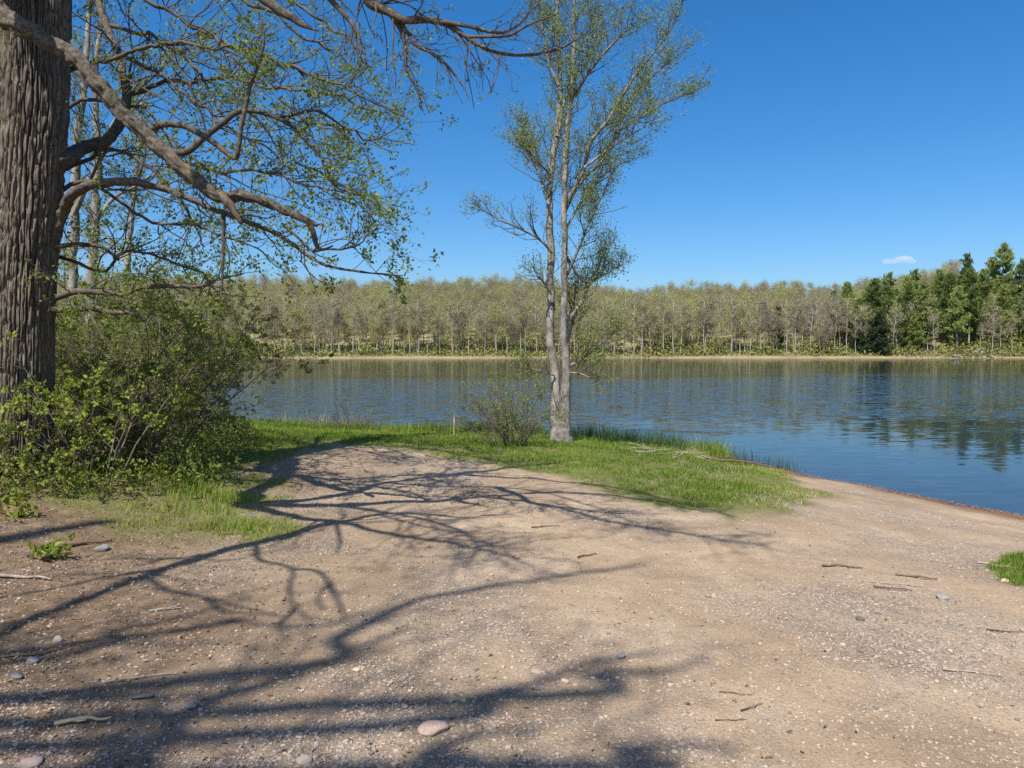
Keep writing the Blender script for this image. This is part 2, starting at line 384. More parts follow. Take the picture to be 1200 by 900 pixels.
def mat_ground():
    m, nt, N, Lk = newmat('sandy_ground')
    tc = N('ShaderNodeTexCoord'); P = tc.outputs['Object']
    def A(n): return N('ShaderNodeAttribute', attribute_name=n).outputs['Fac']
    def MIX(f, a, b, blend='MIX'):
        x = N('ShaderNodeMix', data_type='RGBA', blend_type=blend)
        for s_, v in ((0, f), (6, a), (7, b)):
            if hasattr(v, 'default_value') or hasattr(v, 'is_linked'): Lk(v, x.inputs[s_])
            elif s_ == 0: x.inputs[0].default_value = v
            else: x.inputs[s_].default_value = (*v, 1)
        return x.outputs[2]
    def NZ(s_, d=4, r=.6):
        n = noise(N, s_, d, r); Lk(P, n.inputs['Vector']); return n.outputs[0]
    sand = ramp(nt, [(.3, (.28, .196, .122)), (.5, (.37, .268, .172)), (.7, (.45, .338, .228))]); Lk(NZ(1.3, 6, .65), sand.inputs[0])
    fine = ramp(nt, [(.30, (.50, .50, .51)), (.44, (.92, .92, .92)), (.58, (1.06, 1.06, 1.05)), (.74, (1.34, 1.32, 1.28))]); Lk(NZ(75, 3, .7), fine.inputs[0])
    c = MIX(1., sand.outputs[0], fine.outputs[0], 'MULTIPLY')
    vo = N('ShaderNodeTexVoronoi', i_Scale=62.); Lk(P, vo.inputs['Vector'])
    sep = N('ShaderNodeSeparateColor'); Lk(vo.outputs['Color'], sep.inputs[0])
    gcol = ramp(nt, [(.0, (.13, .11, .09)), (.4, (.25, .205, .16)), (.75, (.33, .262, .19)), (1., (.42, .35, .27))]); Lk(sep.outputs[0], gcol.inputs[0])
    gmix = N('ShaderNodeMath', operation='MULTIPLY'); Lk(A('gravel'), gmix.inputs[0])
    g2 = ramp(nt, [(.34, (.42, .42, .42)), (.60, (.72, .72, .72))]); Lk(NZ(5, 5, .7), g2.inputs[0]); Lk(g2.outputs[0], gmix.inputs[1])
    c = MIX(gmix.outputs[0], c, gcol.outputs[0])
    damp = ramp(nt, [(.40, (0, 0, 0)), (.62, (.75, .75, .75))]); Lk(NZ(.75, 6, .7), damp.inputs[0])
    c = MIX(damp.outputs[0], c, MIX(1., c, (.70, .67, .66), 'MULTIPLY'))
    # leaf mould under the trees, with tree shade painted into its dark brown
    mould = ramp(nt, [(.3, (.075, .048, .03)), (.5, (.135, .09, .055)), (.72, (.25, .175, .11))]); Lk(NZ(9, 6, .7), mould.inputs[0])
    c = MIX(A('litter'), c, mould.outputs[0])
    # soil under the grass
    soil = ramp(nt, [(.3, (.10, .085, .035)), (.55, (.13, .14, .04)), (.75, (.22, .19, .09))]); Lk(NZ(6, 5, .7), soil.inputs[0])
    c = MIX(A('grass'), c, soil.outputs[0])
    # wet sand, then silt and dark mud on the lake bed
    sz = N('ShaderNodeSeparateXYZ'); Lk(P, sz.inputs[0])
    def zr(a, b):
        q = N('ShaderNodeMapRange', interpolation_type='SMOOTHSTEP', i_1=a, i_2=b, i_3=0., i_4=1.); Lk(sz.outputs[2], q.inputs[0]); return q.outputs[0]
    c = MIX(zr(-.62, -.73), c, (.17, .095, .06))
    c = MIX(zr(-.78, -1.15), c, (.030, .022, .012))
    b = N('ShaderNodeBsdfPrincipled', i_Roughness=.95); b.inputs['Specular IOR Level'].default_value = .15
    Lk(c, b.inputs['Base Color'])
    h = N('ShaderNodeMath', operation='ADD'); Lk(NZ(38, 5, .75), h.inputs[0])
    vv = N('ShaderNodeMath', operation='MULTIPLY', i_1=-.9); Lk(vo.outputs['Distance'], vv.inputs[0])
    vg = N('ShaderNodeMath', operation='MULTIPLY'); Lk(vv.outputs[0], vg.inputs[0]); Lk(gmix.outputs[0], vg.inputs[1]); Lk(vg.outputs[0], h.inputs[1])
    bp = N('ShaderNodeBump', i_Strength=.9, i_Distance=.014); Lk(h.outputs[0], bp.inputs['Height']); Lk(bp.outputs[0], b.inputs['Normal'])
    o = N('ShaderNodeOutputMaterial'); Lk(b.outputs[0], o.inputs[0]); return m
g = link('ground', mesh('ground', np.stack([xs, ys, Z], 1), Q, mat_ground(), True, {'grass': gm, 'gravel': gv, 'litter': litter_shade * .9}))
tag(g, kind='structure')

# far bank and hills
FAR = 252.0
RIDGE_PX = np.array([-900, -100, 150, 280, 330, 400, 480, 590, 660, 730, 860, 960, 1000, 1050, 1090, 1140, 1200, 1300, 1500, 2200])
RIDGE_PY = np.array([330, 326, 322, 323, 321, 324, 328, 322, 328, 335, 328, 333, 330, 323, 313, 303, 298, 292, 296, 320])
YR = 430.0
def zh(x, y):
    x = np.asarray(x, float); y = np.asarray(y, float)
    px = 600 + F * x / np.maximum(y, 120.)
    top = CZ + (412 - np.interp(px, RIDGE_PX, RIDGE_PY)) / F * YR - 15.5
    s = FAR + 1.2 * np.sin(x * .05) + 3 * (fbm(x * .03, x * 0 + 2., s=61) - .5)
    t = np.clip((y - s) / (YR - s), -1, 2.2)
    up = np.where(t < 0, t * 3.0, .4 * sstep(0, .004, t) + top * (np.clip(t, 0, 1) ** .95) + np.maximum(t - 1, 0) * -14)
    z = WZ + up + (fbm(x * .05, y * .05, s=71) - .5) * 5 * sstep(0.02, .2, t)
    return np.maximum(z, -3.3)
hx = lines([(-900, -240, 60), (-240, 240, 3), (240, 900, 60)])
hy = lines([(150, 244, 20), (244, 262, .75), (262, 460, 6), (460, 900, 60)])
X, Y = np.meshgrid(hx, hy); W = len(hx); i = np.arange(len(hy) - 1)[:, None] * W + np.arange(W - 1)[None, :]
def mat_hill():
    m, nt, N, Lk = newmat('forest_floor')
    tc = N('ShaderNodeTexCoord')
    n1 = noise(N, .12, 6, .7); Lk(tc.outputs['Object'], n1.inputs['Vector'])
    r = ramp(nt, [(.3, (.17, .125, .08)), (.5, (.23, .19, .105)), (.7, (.25, .24, .10))]); Lk(n1.outputs[0], r.inputs[0])
    b = N('ShaderNodeBsdfPrincipled', i_Roughness=1.); b.inputs['Specular IOR Level'].default_value = .1; Lk(r.outputs[0], b.inputs['Base Color'])
    o = N('ShaderNodeOutputMaterial'); Lk(b.outputs[0], o.inputs[0]); return m
tag(link('hills', mesh('hills', np.stack([X.ravel(), Y.ravel(), zh(X.ravel(), Y.ravel())], 1), np.stack([i, i + 1, i + W + 1, i + W], -1).reshape(-1, 4), mat_hill())), kind='structure')

# ------------------------------------------------------------------ lake
def mat_water():
    m, nt, N, Lk = newmat('lake_water')
    tc = N('ShaderNodeTexCoord'); P = tc.outputs['Object']
    def mp(s_, loc=(0, 0, 0)):
        q = N('ShaderNodeMapping'); q.inputs['Scale'].default_value = s_; q.inputs['Location'].default_value = loc; Lk(P, q.inputs[0]); return q.outputs[0]
    def math_(op, a, b=None, c=None):
        q = N('ShaderNodeMath', operation=op)
        for i_, v in enumerate((a, b, c)):
            if v is None: continue
            if isinstance(v, (int, float)): q.inputs[i_].default_value = v
            else: Lk(v, q.inputs[i_])
        return q.outputs[0]
    sx = N('ShaderNodeSeparateXYZ'); Lk(P, sx.inputs[0])
    x, y = sx.outputs[0], sx.outputs[1]
    # wind patches: log distance from the near shore, bent by long streaks of noise
    n1 = noise(N, 1., 3, .55); Lk(mp((.018, .05, 1)), n1.inputs['Vector'])
    n2 = noise(N, 1., 4, .6); Lk(mp((.07, .35, 1), (5, 3, 0)), n2.inputs['Vector'])
    ly = math_('LOGARITHM', math_('MAXIMUM', y, 4.), 10.)
    bend = math_('ADD', math_('MULTIPLY', math_('SUBTRACT', n1.outputs[0], .5), .85), math_('MULTIPLY', math_('SUBTRACT', n2.outputs[0], .5), .34))
    xs_ = math_('MULTIPLY', x, .0012)
    q = math_('SUBTRACT', math_('ADD', ly, bend), xs_)
    f = math_('DIVIDE', math_('SUBTRACT', q, 1.0), 1.45)       # 10 m -> 0, 280 m -> 1
    am = ramp(nt, [(.0, (.014,) * 3), (.12, (.022,) * 3), (.17, (.08,) * 3), (.25, (.17,) * 3), (.38, (.27,) * 3), (.47, (.23,) * 3), (.60, (.07,) * 3), (.79, (.075,) * 3), (.83, (.12,) * 3), (.93, (.12,) * 3), (.97, (.03,) * 3)])
    Lk(f, am.inputs[0])
    # ripples as slopes
    w1 = noise(N, 1., 2, .5); Lk(mp((1.5, 5.6, 1)), w1.inputs['Vector'])
    w2 = noise(N, 1., 2, .5); Lk(mp((4., 13., 1), (3, 1, 0)), w2.inputs['Vector'])
    def sl(ch):
        a = N('ShaderNodeSeparateColor'); Lk(w1.outputs['Color'], a.inputs[0]); b = N('ShaderNodeSeparateColor'); Lk(w2.outputs['Color'], b.inputs[0])
        return math_('ADD', math_('MULTIPLY', math_('SUBTRACT', a.outputs[ch], .5), 2.4), math_('MULTIPLY', math_('SUBTRACT', b.outputs[ch], .5), 1.5))
    nx = math_('MULTIPLY', math_('MULTIPLY', sl(0), .9), am.outputs[0]); ny = math_('MULTIPLY', sl(1), am.outputs[0])
    cv = N('ShaderNodeCombineXYZ', i_2=1.); Lk(nx, cv.inputs[0]); Lk(ny, cv.inputs[1])
    nv = N('ShaderNodeVectorMath', operation='NORMALIZE'); Lk(cv.outputs[0], nv.inputs[0])
    gl = N('ShaderNodeBsdfGlossy', i_Roughness=.03); Lk(nv.outputs[0], gl.inputs['Normal'])
    tr = N('ShaderNodeBsdfTransparent', i_Color=(.55, .47, .33, 1))
    df = N('ShaderNodeBsdfDiffuse', i_Color=(.032, .056, .075, 1)); tm = N('ShaderNodeMixShader', i_0=.5); Lk(tr.outputs[0], tm.inputs[1]); Lk(df.outputs[0], tm.inputs[2])
    fr = N('ShaderNodeFresnel', i_IOR=1.333); Lk(nv.outputs[0], fr.inputs['Normal'])
    ms = N('ShaderNodeMixShader'); Lk(fr.outputs[0], ms.inputs[0]); Lk(tm.outputs[0], ms.inputs[1]); Lk(gl.outputs[0], ms.inputs[2])
    o = N('ShaderNodeOutputMaterial'); Lk(ms.outputs[0], o.inputs[0]); return m
tag(link('lake_water', mesh('lake_water', [(-600, -60, WZ), (600, -60, WZ), (600, 270, WZ), (-600, 270, WZ)], np.array([[0, 1, 2, 3]]), mat_water(), False)), kind='structure')

# ------------------------------------------------------------------ far trees
def proto_broad(seed, H, crown_w, low, nleaf, twigs=9, kid=5, lsize=.29):
    """trunk mesh (with limbs and twigs) and crown mesh of a spring broadleaf tree"""
    r = np.random.default_rng(seed); tw = Tubes(); lf = []
    lean = r.normal(size=2) * .03
    k = 8; zz = np.linspace(-.4, H * .93, k)
    P = np.stack([lean[0] * zz + np.cumsum(r.normal(size=k) * .14), lean[1] * zz + np.cumsum(r.normal(size=k) * .14), zz], 1)
    R = np.linspace(.19, .045, k) * H / 20; R[0] *= 1.3
    tw.add(P, R, 6)
    nl = int(9 + H * .35)
    for j in range(nl):
        t = low + (1 - low) * (j + r.random()) / nl; f = t * (k - 1); i = min(k - 2, int(f)); p = P[i] + (P[i + 1] - P[i]) * (f - i)
        a = r.random() * 2 * PI; e = r.uniform(.35, 1.0)
        ln = crown_w * (.35 + .75 * math.sin(PI * min(1, max(.08, (t - low) / (1 - low) * .85 + .1)))) * r.uniform(.7, 1.15)
        d = np.array([math.cos(a) * math.cos(e), math.sin(a) * math.cos(e), math.sin(e)])
        pts = [p]
        for s_ in range(5): d = unit(d + r.normal(size=3) * .16 + [0, 0, .05]); pts.append(pts[-1] + d * ln / 5)
        pts = np.array(pts); rr = np.linspace(.08, .03, 6) * H / 20; tw.add(pts, rr, 4 if kid else 3)
        if kid: sprout(tw, lf, pts, rr, twigs, ln * .55, r, 1, .15, (25, 60), .06, .2, 0, kid, .018, None, .7)
        else:
            for _ in range(14):
                u = r.uniform(.5, 5); i2 = min(4, int(u)); lf.append(np.concatenate([pts[i2] + (pts[i2 + 1] - pts[i2]) * (u - i2) + r.normal(size=3) * ln * .14, unit(r.normal(size=3) + [0, 0, .6])]))
    lf = np.array(lf)
    c = lf[r.integers(0, len(lf), nleaf)]; c[:, :3] += r.normal(size=(nleaf, 3)) * (.5 if kid else .75)
    cm = leaves('crown', c, lsize, r, M['far_leaf'], 1, 1.2, 0, .5, .8)
    return tw, cm
def proto_pine(seed, H, w, low, mat, dens=1.0, plume=.75):
    r = np.random.default_rng(seed); tw = Tubes(); lf = []
    k = 8; zz = np.linspace(-.4, H, k); P = np.stack([np.cumsum(r.normal(size=k) * .07), np.cumsum(r.normal(size=k) * .07), zz], 1)
    tw.add(P, np.linspace(.30, .03, k) * H / 24, 6)
    z = H * low
    while z < H * .99:
        t = (z - H * low) / (H * (1 - low))
        prof = w * (math.sin(PI * min(1, .25 + t * .5)) if w > 3.4 else 1) * (1 - t) ** .6 + .5
        for j in range(r.integers(3, 6)):
            a = r.random() * 2 * PI; ln = prof * r.uniform(.55, 1.2)
            p = np.array([np.interp(z, zz, P[:, 0]), np.interp(z, zz, P[:, 1]), z])
            d = unit(np.array([math.cos(a), math.sin(a), r.uniform(-.05, .3) + t * .4])); pts = [p]
            for s_ in range(4): d = unit(d + [0, 0, .06] + r.normal(size=3) * .06); pts.append(pts[-1] + d * ln / 4)
            pts = np.array(pts); tw.add(pts, np.linspace(.06, .02, 5), 3)
            nb = int((5 + ln * 7) * dens)
            for _ in range(nb):
                u = r.uniform(.25, 1.05) * 4; i = min(3, int(u)); q = pts[i] + (pts[i + 1] - pts[i]) * (u - i)
                q = q + r.normal(size=3) * [.3, .3, .10] * (.4 + ln * .12)
                lf.append(np.concatenate([q, unit(d * .6 + [0, 0, .55])]))
        z += H * r.uniform(.028, .05)
    cm = leaves('crown', np.array(lf), plume, r, mat, 2, .45, 0, .4, .42)
    return tw, cm
PROTO = []
for s_, (H, cw, low, nl) in enumerate([(18.5, 3.5, .40, 1000), (16, 3.4, .25, 1600), (19, 3.6, .40, 800), (14, 3.4, .2, 1600), (18, 3.1, .42, 650), (16.5, 3.9, .26, 1800), (18.5, 3.2, .45, 700), (12, 3.2, .1, 1600)]):
    tw, cm = proto_broad(100 + s_, H, cw, low, nl); PROTO.append((tw.mesh('trunk', M['far_bark']), cm, tw, H))
ROUND = []
for s_, (H, cw, low, nl) in enumerate([(12.5, 3.7, .2, 1700), (14.5, 3.9, .25, 1800), (10.5, 3.4, .15, 1500), (15.5, 3.2, .3, 1300)]):
    tw, cm = proto_broad(160 + s_, H, cw, low, nl, 0, 0, .33); ROUND.append((tw.mesh('trunk', M['far_bark']), cm, tw, H))
PINES = []
for s_, (H, w, low, dens, pl) in enumerate([(27, 5.4, .30, .95, .95), (23, 4.4, .2, .95, .9), (19, 3.8, .12, .95, .85), (30, 6.0, .38, .9, 1.0)]):
    tw, cm = proto_pine(200 + s_, H, w, low, M['needle'], dens, pl); PINES.append((tw.mesh('trunk', M['far_bark']), cm, tw, H))
tw, cm = proto_pine(230, 13, 4.6, .02, M['needle_dark'], 1.5, .9); CEDAR = (tw.mesh('trunk', M['far_bark']), cm, tw, 13)
tw, cm = proto_pine(231, 17, 2.3, .2, M['needle_dark'], 1.2, .8); SPRUCE = (tw.mesh('trunk', M['far_bark']), cm, tw, 17)

def far_tree(name, pr, x, y, s=1., rz=0., label=None, group=None, cat='tree', sz=None):
    o = empty(name, (x, y, float(zh(x, y)) - .1)); o.rotation_euler = (0, 0, rz); o.scale = (s, s, sz or s)
    t = link('trunk', pr[0], o); c = link('crown', pr[1], o)
    tag(o, label, cat, group); return o

r = np.random.default_rng(5)
# pines on the right hand rise: (px of the trunk, distance, top py, proto)
pine_spec = [(1172, 292, 289, 3, 'tallest white pine, its flat dark top breaking the hill skyline'), (1130, 300, 300, 0, None), (1098, 296, 318, 0, None), (1195, 280, 306, 0, None), (1150, 268, 318, 3, None),
             (1112, 270, 322, 1, None), (1062, 285, 325, 1, None), (1082, 262, 334, 2, None), (1040, 275, 322, 1, 'slim pine rising directly above the dark waterside cedar'), (1024, 265, 330, 2, None), (1052, 262, 350, 2, None),
             (1176, 262, 335, 1, None), (1215, 270, 312, 0, None), (1240, 285, 300, 3, None), (1262, 270, 318, 1, None), (1290, 280, 306, 0, None), (1015, 290, 338, 2, None), (990, 300, 333, 2, None), (1330, 275, 310, 0, None),
             (985, 262, 352, 2, None), (1100, 284, 322, 1, None), (1135, 282, 318, 0, None), (1160, 300, 304, 0, None), (1070, 300, 318, 1, None)]
occupied = []
for px, Yd, top, k, lb in pine_spec:
    x = (px - 600) / F * Yd; base = float(zh(x, Yd)); need = CZ + (412 - top) / F * Yd - base
    s = need / PINES[k][3]
    far_tree('white_pine', PINES[k], x, Yd, min(1.3, max(.6, s * .97 ** 0)), r.random() * 6.28, lb or 'green white pine in the evergreen stand on the far right slope', None if lb else 'pines of the far evergreen stand', sz=s)
    occupied.append((x, Yd, 2.2))
x = (1030 - 600) / F * 254; far_tree('cedar', CEDAR, x, 254.5, .95, .7, 'dark bushy cedar leaning over the far waterline below the pines', sz=1.05); occupied.append((x, 254, 4))
x = (1008 - 600) / F * 258; far_tree('cedar', CEDAR, x, 258, .7, 2.2, 'smaller dark cedar just behind the waterside cedar', sz=.9)
x = (911 - 600) / F * 262; far_tree('spruce', SPRUCE, x, 262, 1.0, 1.2, 'lone dark spruce standing among bare trees across the lake', sz=.95); occupied.append((x, 262, 2.5))
x = (975 - 600) / F * 330; far_tree('spruce', SPRUCE, x, 330, 1.0, .4, 'dark spruce poking above the bare crowns on the ridge', sz=1.05)
ENV = ([980, 1015, 1040, 1062, 1098, 1130, 1172, 1200, 1330], [362, 340, 330, 330, 322, 312, 306, 310, 306])
for k_ in range(46):
    px = r.uniform(1000, 1300); yd = r.uniform(258, 300); top = np.interp(px, *ENV) + r.uniform(6, 45); k = int(r.integers(0, 4)); x = (px - 600) / F * yd
    need = CZ + (412 - top) / F * yd - float(zh(x, yd)); s = need / PINES[k][3]
    far_tree('white_pine', PINES[k], x, yd, min(1.2, max(.75, s)), r.random() * 6.28, 'green white pine in the evergreen stand on the far right slope', 'pines of the far evergreen stand', sz=s); occupied.append((x, yd, 2.0))
# broadleaf rows
rows = [(255.5, 3.4), (258.5, 3.3), (263, 3.6), (269, 4.2), (277, 4.8), (286, 4.8), (296, 4.8), (307, 4.8), (319, 4.9), (331, 5), (344, 5), (358, 5), (372, 5.1), (386, 5.1), (400, 5.1), (413, 4.9), (425, 4.6), (434, 4.6)]
spots = []
for yd, sp in rows:
    half = (.72 if yd < 275 else .60) * yd + 8 - (0 if yd < 275 else .0)
    for x in np.arange(-half, half, sp):
        xx = x + r.uniform(-.42, .42) * sp; yy = yd + r.uniform(-.4, .4) * min(8, sp * 1.2)
        px = 600 + F * xx / yy
        if any((xx - a) ** 2 + (yy - b) ** 2 < c * c for a, b, c in occupied): continue
        if px > 1025 and yy < 300 and r.random() < (.55 if yy < 263 else .85): continue
        spots.append((xx, yy, px, int(r.integers(0, 8)), r.uniform(.74, 1.18) if yy < 300 else r.uniform(.86, 1.14), r.random() * 6.28))
vis = [q for q in spots if -60 < q[2] < 1230]
vis.sort(key=lambda q: q[1])
indiv = set(id(q) for q in vis[:292])
KIND = [('grey_tree', 'pale grey trunked tree in thin spring leaf along the far shore', 'tree', 'trees along the far shore'),
        ('budding_tree', 'brown budding tree on the wooded slope behind the far shore trees', 'tree', 'trees on the far slope')]
mass = []
for q in spots:
    xx, yy, px, k, s, rz = q
    if yy > 276: k = 100 + k % 4
    elif yy < 266: k = (0, 2, 4, 6, 4, 6, 1, 5)[k]
    if id(q) in indiv:
        a = KIND[0] if yy < 268 else KIND[1]
        far_tree(a[0], PROTO[k] if k < 100 else ROUND[k - 100], xx, yy, s, rz, a[1], a[3])
    elif k >= 100: mass.append((xx, yy, k, s, rz))
def mesh_arrays(me):
    V = np.empty(len(me.vertices) * 3, np.float32); me.vertices.foreach_get('co', V)
    me.calc_loop_triangles(); T = np.empty(len(me.loop_triangles) * 3, np.int32); me.loop_triangles.foreach_get('vertices', T)
    return V.reshape(-1, 3), T.reshape(-1, 3)
arr = {100 + k: (mesh_arrays(p[0]), mesh_arrays(p[1])) for k, p in enumerate(ROUND)}
arr.update({k: (mesh_arrays(PROTO[k][0]), mesh_arrays(PROTO[k][1])) for k in range(8)})
def joined(which, mat):
    VV, TT, tn, tt, n = [], [], [], [], 0
    for xx, yy, k, s, rz in mass:
        V, T = arr[k][which]; c, d = math.cos(rz), math.sin(rz)
        v = np.stack([V[:, 0] * c - V[:, 1] * d, V[:, 0] * d + V[:, 1] * c, V[:, 2]], 1) * s + [xx, yy, float(zh(xx, yy)) - .1]
        VV.append(v); TT.append(T + n); n += len(V); tn.append(np.full(len(T), r.random())); tt.append(r.random(len(T) // 2).repeat(2) if which else np.zeros(len(T)))
    return mesh('woods', np.concatenate(VV), np.concatenate(TT), mat, False, None, {'tree_tint': np.concatenate(tn), 'tint': np.concatenate([a[:len(b)] if len(a) >= len(b) else np.pad(a, (0, len(b) - len(a))) for a, b in zip(tt, tn)])})
wd = empty('far_woods', (0, 300, 0)); tag(wd, 'distant spring woods covering the upper hillside across the lake', 'woods', kind='stuff')
for w_, nm, mt in ((0, 'wood', 'far_bark'), (1, 'foliage', 'far_leaf')):
    o = link(nm, joined(w_, M[mt]), wd); o.matrix_parent_inverse = wd.matrix_basis.inverted(); o['kind'] = 'stuff'
    o.location = (0, 0, 0); o.matrix_parent_inverse.identity(); o.location = (0, -300, 0)

# undergrowth and pale reeds along the far water's edge
n = 90000
ux = r.uniform(-235, 235, n); uy = FAR + .6 + np.abs(r.normal(size=n)) * 14
h = fbm(ux * .10, uy * .10, s=81); keep = r.random(n) < (.25 + .75 * sstep(.30, .62, h)); ux, uy, h = ux[keep], uy[keep], h[keep]
uz = zh(ux, uy) + r.random(len(ux)) ** 1.4 * (1.0 + 4.2 * sstep(.4, .75, h))
pts = np.concatenate([np.stack([ux, uy, uz], 1), r.normal(size=(len(ux), 3)) * .5 + [0, 0, .5]], 1)
tag(link('undergrowth', leaves('undergrowth', pts, .75, r, M['under'], 1, .8, 0, .5, .7)), 'yellow green undergrowth below the trees along the far shore', 'undergrowth', kind='stuff')
def blades(name, x, y, z, h, w, rng, mat, bend=.35, tint=None, k=2):
    n = len(x); a = rng.random(n) * 2 * PI
    dx, dy = np.cos(a), np.sin(a); lx, ly = np.cos(a + PI / 2 + rng.normal(size=n) * .5), np.sin(a + PI / 2 + rng.normal(size=n) * .5)
    b = bend * rng.uniform(.2, 1.4, n) * h
    def row(t, wd):
        c = np.stack([x + lx * b * t * t, y + ly * b * t * t, z + h * t * (1 - .18 * t * bend)], 1); o_ = np.stack([dx * wd, dy * wd, 0 * wd], 1)
        return c - o_, c + o_
    A0, A1 = row(np.zeros(n), w / 2); B0, B1 = row(np.full(n, .55), w * .38); C0, _ = row(np.ones(n), w * 0)
    V = np.stack([A0, A1, B1, B0, C0], 1).reshape(-1, 3); i = np.arange(n)[:, None] * 5
    T = np.concatenate([i + [[0, 1, 2]], i + [[0, 2, 3]], i + [[3, 2, 4]]], 1).reshape(-1, 3)
    tint = rng.random(n) if tint is None else tint
    return mesh(name, V, T, mat, False, None, {'tint': np.repeat(tint, 3)})
n = 9000; ux = r.uniform(-235, 235, n); uy = FAR - .3 + r.random(n) * 1.6
keep = r.random(n) < .25 + .75 * sstep(.35, .55, fbm(ux * .06, ux * 0, s=91)); ux, uy = ux[keep], uy[keep]
tag(link('pale_reeds', blades('pale_reeds', ux, uy, np.maximum(zh(ux, uy), WZ) - .05, r.uniform(.15, .5, len(ux)), np.full(len(ux), .22), r, M['straw'])), 'strip of pale dead reeds along the far waterline', 'reeds', kind='stuff')

def rock_mesh(seed, sx, sy, sz, mat, sub=3, rough=.22, fr=1.6):
    import bmesh
    bm = bmesh.new(); bmesh.ops.create_icosphere(bm, subdivisions=sub, radius=1)
    V = np.array([v.co[:] for v in bm.verts]); n1 = fbm(V[:, 0] * fr + seed * 7.1, V[:, 1] * fr, V[:, 2] * fr + seed, o=4, s=seed)
    V = V * (1 + (n1 - .5)[:, None] * 2 * rough)
    # a few flattened facets
    rr = np.random.default_rng(seed)
    for _ in range(7):
        q = unit(rr.normal(size=3)); d = V @ q; c = rr.uniform(.62, .85); V = V - np.maximum(d - c, 0)[:, None] * q * .85
    V = V * [sx, sy, sz]
    for v, c in zip(bm.verts, V): v.co = c
    me = bpy.data.meshes.new('stone'); bm.to_mesh(me); bm.free()
    for p in me.polygons: p.use_smooth = True
    me.materials.append(mat); return me
for j, (px, s, lb) in enumerate([(1146, 1.6, 'grey boulder on the far bank beneath the pines'), (1120, .8, 'small grey boulder beside the larger one on the far bank'), (1066, .7, 'low pale boulder on the far waterline next to the cedar')]):
    yd = 256 if j == 0 else 253.5; x = (px - 600) / F * yd
    o = link('boulder', rock_mesh(300 + j, s * 1.5, s, s * .8, M['stone_grey'])); o.location = (x, yd, float(zh(x, yd)) + s * .25); tag(o, lb, 'rock')

# ------------------------------------------------------------------ the old tree
OT = 8.0
old = empty('old_tree', at(26, 570, OT)); tag(old, 'huge old tree with deeply furrowed bark and low spreading limbs beside the clearing', 'tree')
old_inv = None
def part(name, me, root):
    o = link(name, me, root); o.location = -Vector(root.location); return o
trunk_px = [(22, 600, 42), (23, 560, 38), (25, 500, 36), (26, 450, 34.5), (28, 350, 35), (33, 250, 36.5), (37, 150, 38), (39, 0, 38), (36, -160, 36), (22, -330, 33), (2, -520, 29), (-8, -720, 24), (-4, -950, 18), (10, -1200, 10)]
TP, TR = atl(trunk_px, OT)
P, R = resample(TP, TR * .9, .03)
nth = 420; th = np.arange(nth) * 2 * PI / nth
s_len = np.concatenate([[0], np.cumsum(np.linalg.norm(np.diff(P, axis=0), axis=1))])
TH, SL = np.meshgrid(th, s_len)
cx, cy = np.cos(TH), np.sin(TH)
warp = (fbm(cx * 2.2 + 3, cy * 2.2, SL * .8, o=3, s=6) - .5)
def ridg(fq, vz, s, wv):
    q = vnoise(cx * fq + wv * 3.0, cy * fq + wv * 2.4, SL * vz, s); return 1 - np.abs(2 * q - 1)
wz = (fbm(cx * 2.1, cy * 2.1, SL * 1.1, o=3, s=41) - .5) * 8 + (fbm(cx * 6, cy * 6, SL * 5, o=2, s=43) - .5) * 1.5
r1 = np.abs(np.sin(TH * 19 + wz)); r2 = np.abs(np.sin(TH * 29 - wz * 1.3 + 2)); dm = fbm(cx * 4, cy * 4, SL * 1.6, o=2, s=45)
furrow = np.maximum((1 - sstep(.10, .55, r1)) * sstep(.30, .55, dm + .12), .65 * (1 - sstep(.08, .40, r2)) * sstep(.38, .58, 1 - dm))
crack = sstep(.78, .95, 1 - np.abs(2 * vnoise(cx * 7 + warp * 2, cy * 7, SL * 6, 23) - 1)) * .42
furrow = np.maximum(furrow, crack)
fine = fbm(cx * 14, cy * 14, SL * 9, o=3, s=14) - .5
flut = (fbm(cx * 1.3, cy * 1.3, SL * .35, o=2, s=17) - .5)
low = sstep(1.2, 0, SL)
rad = R[:, None] * (1 + flut * .16 + low * .18 * np.cos(TH * 5 + 1)) - furrow * .064 + fine * .032 + .015
V = np.stack([P[:, 0:1] + cx * rad, P[:, 1:2] + cy * rad, np.repeat(P[:, 2:3], nth, 1)], -1).reshape(-1, 3)
m_ = len(P); i = np.arange(m_ - 1)[:, None] * nth; j = np.arange(nth)[None, :]
part('trunk', mesh('trunk', V, np.stack([i + j, i + (j + 1) % nth, i + nth + (j + 1) % nth, i + nth + j], -1).reshape(-1, 4), M['bark_old']), old)

ro = np.random.default_rng(21)
otw, olf, blf = Tubes(), [], []          # twigs, leaf nodes, bud nodes
LIMBS = []
def rough_tube(P, R, k=10, amp=.16, seed=0, step=.035):
    P, R = resample(P, R, step)
    rr = np.random.default_rng(seed); P = P + (fbm(P[:, 0] * 3.1, P[:, 1] * 3.1, P[:, 2] * 3.1, s=seed)[:, None] - .5) * R[:, None] * 1.3
    t = Tubes(); t.add(P, R, k); V = t.V[0]
    n1 = fbm(V[:, 0] * 16, V[:, 1] * 16, V[:, 2] * 16, o=3, s=seed) - .5
    C = np.repeat(P, k, 0)
    if k >= 12:
        an = np.tile(np.arange(k) * 2 * PI / k, len(P)); sl = np.repeat(np.arange(len(P)) * step, k); q = vnoise(np.cos(an) * 3.2 + seed, np.sin(an) * 3.2, sl * 6, seed)
        n1 = n1 * 1.2 - sstep(.6, .97, 1 - np.abs(2 * q - 1)) * .55
    t.V[0] = C + (V - C) * (1 + n1 * 2 * amp)[:, None]
    return t, P, R
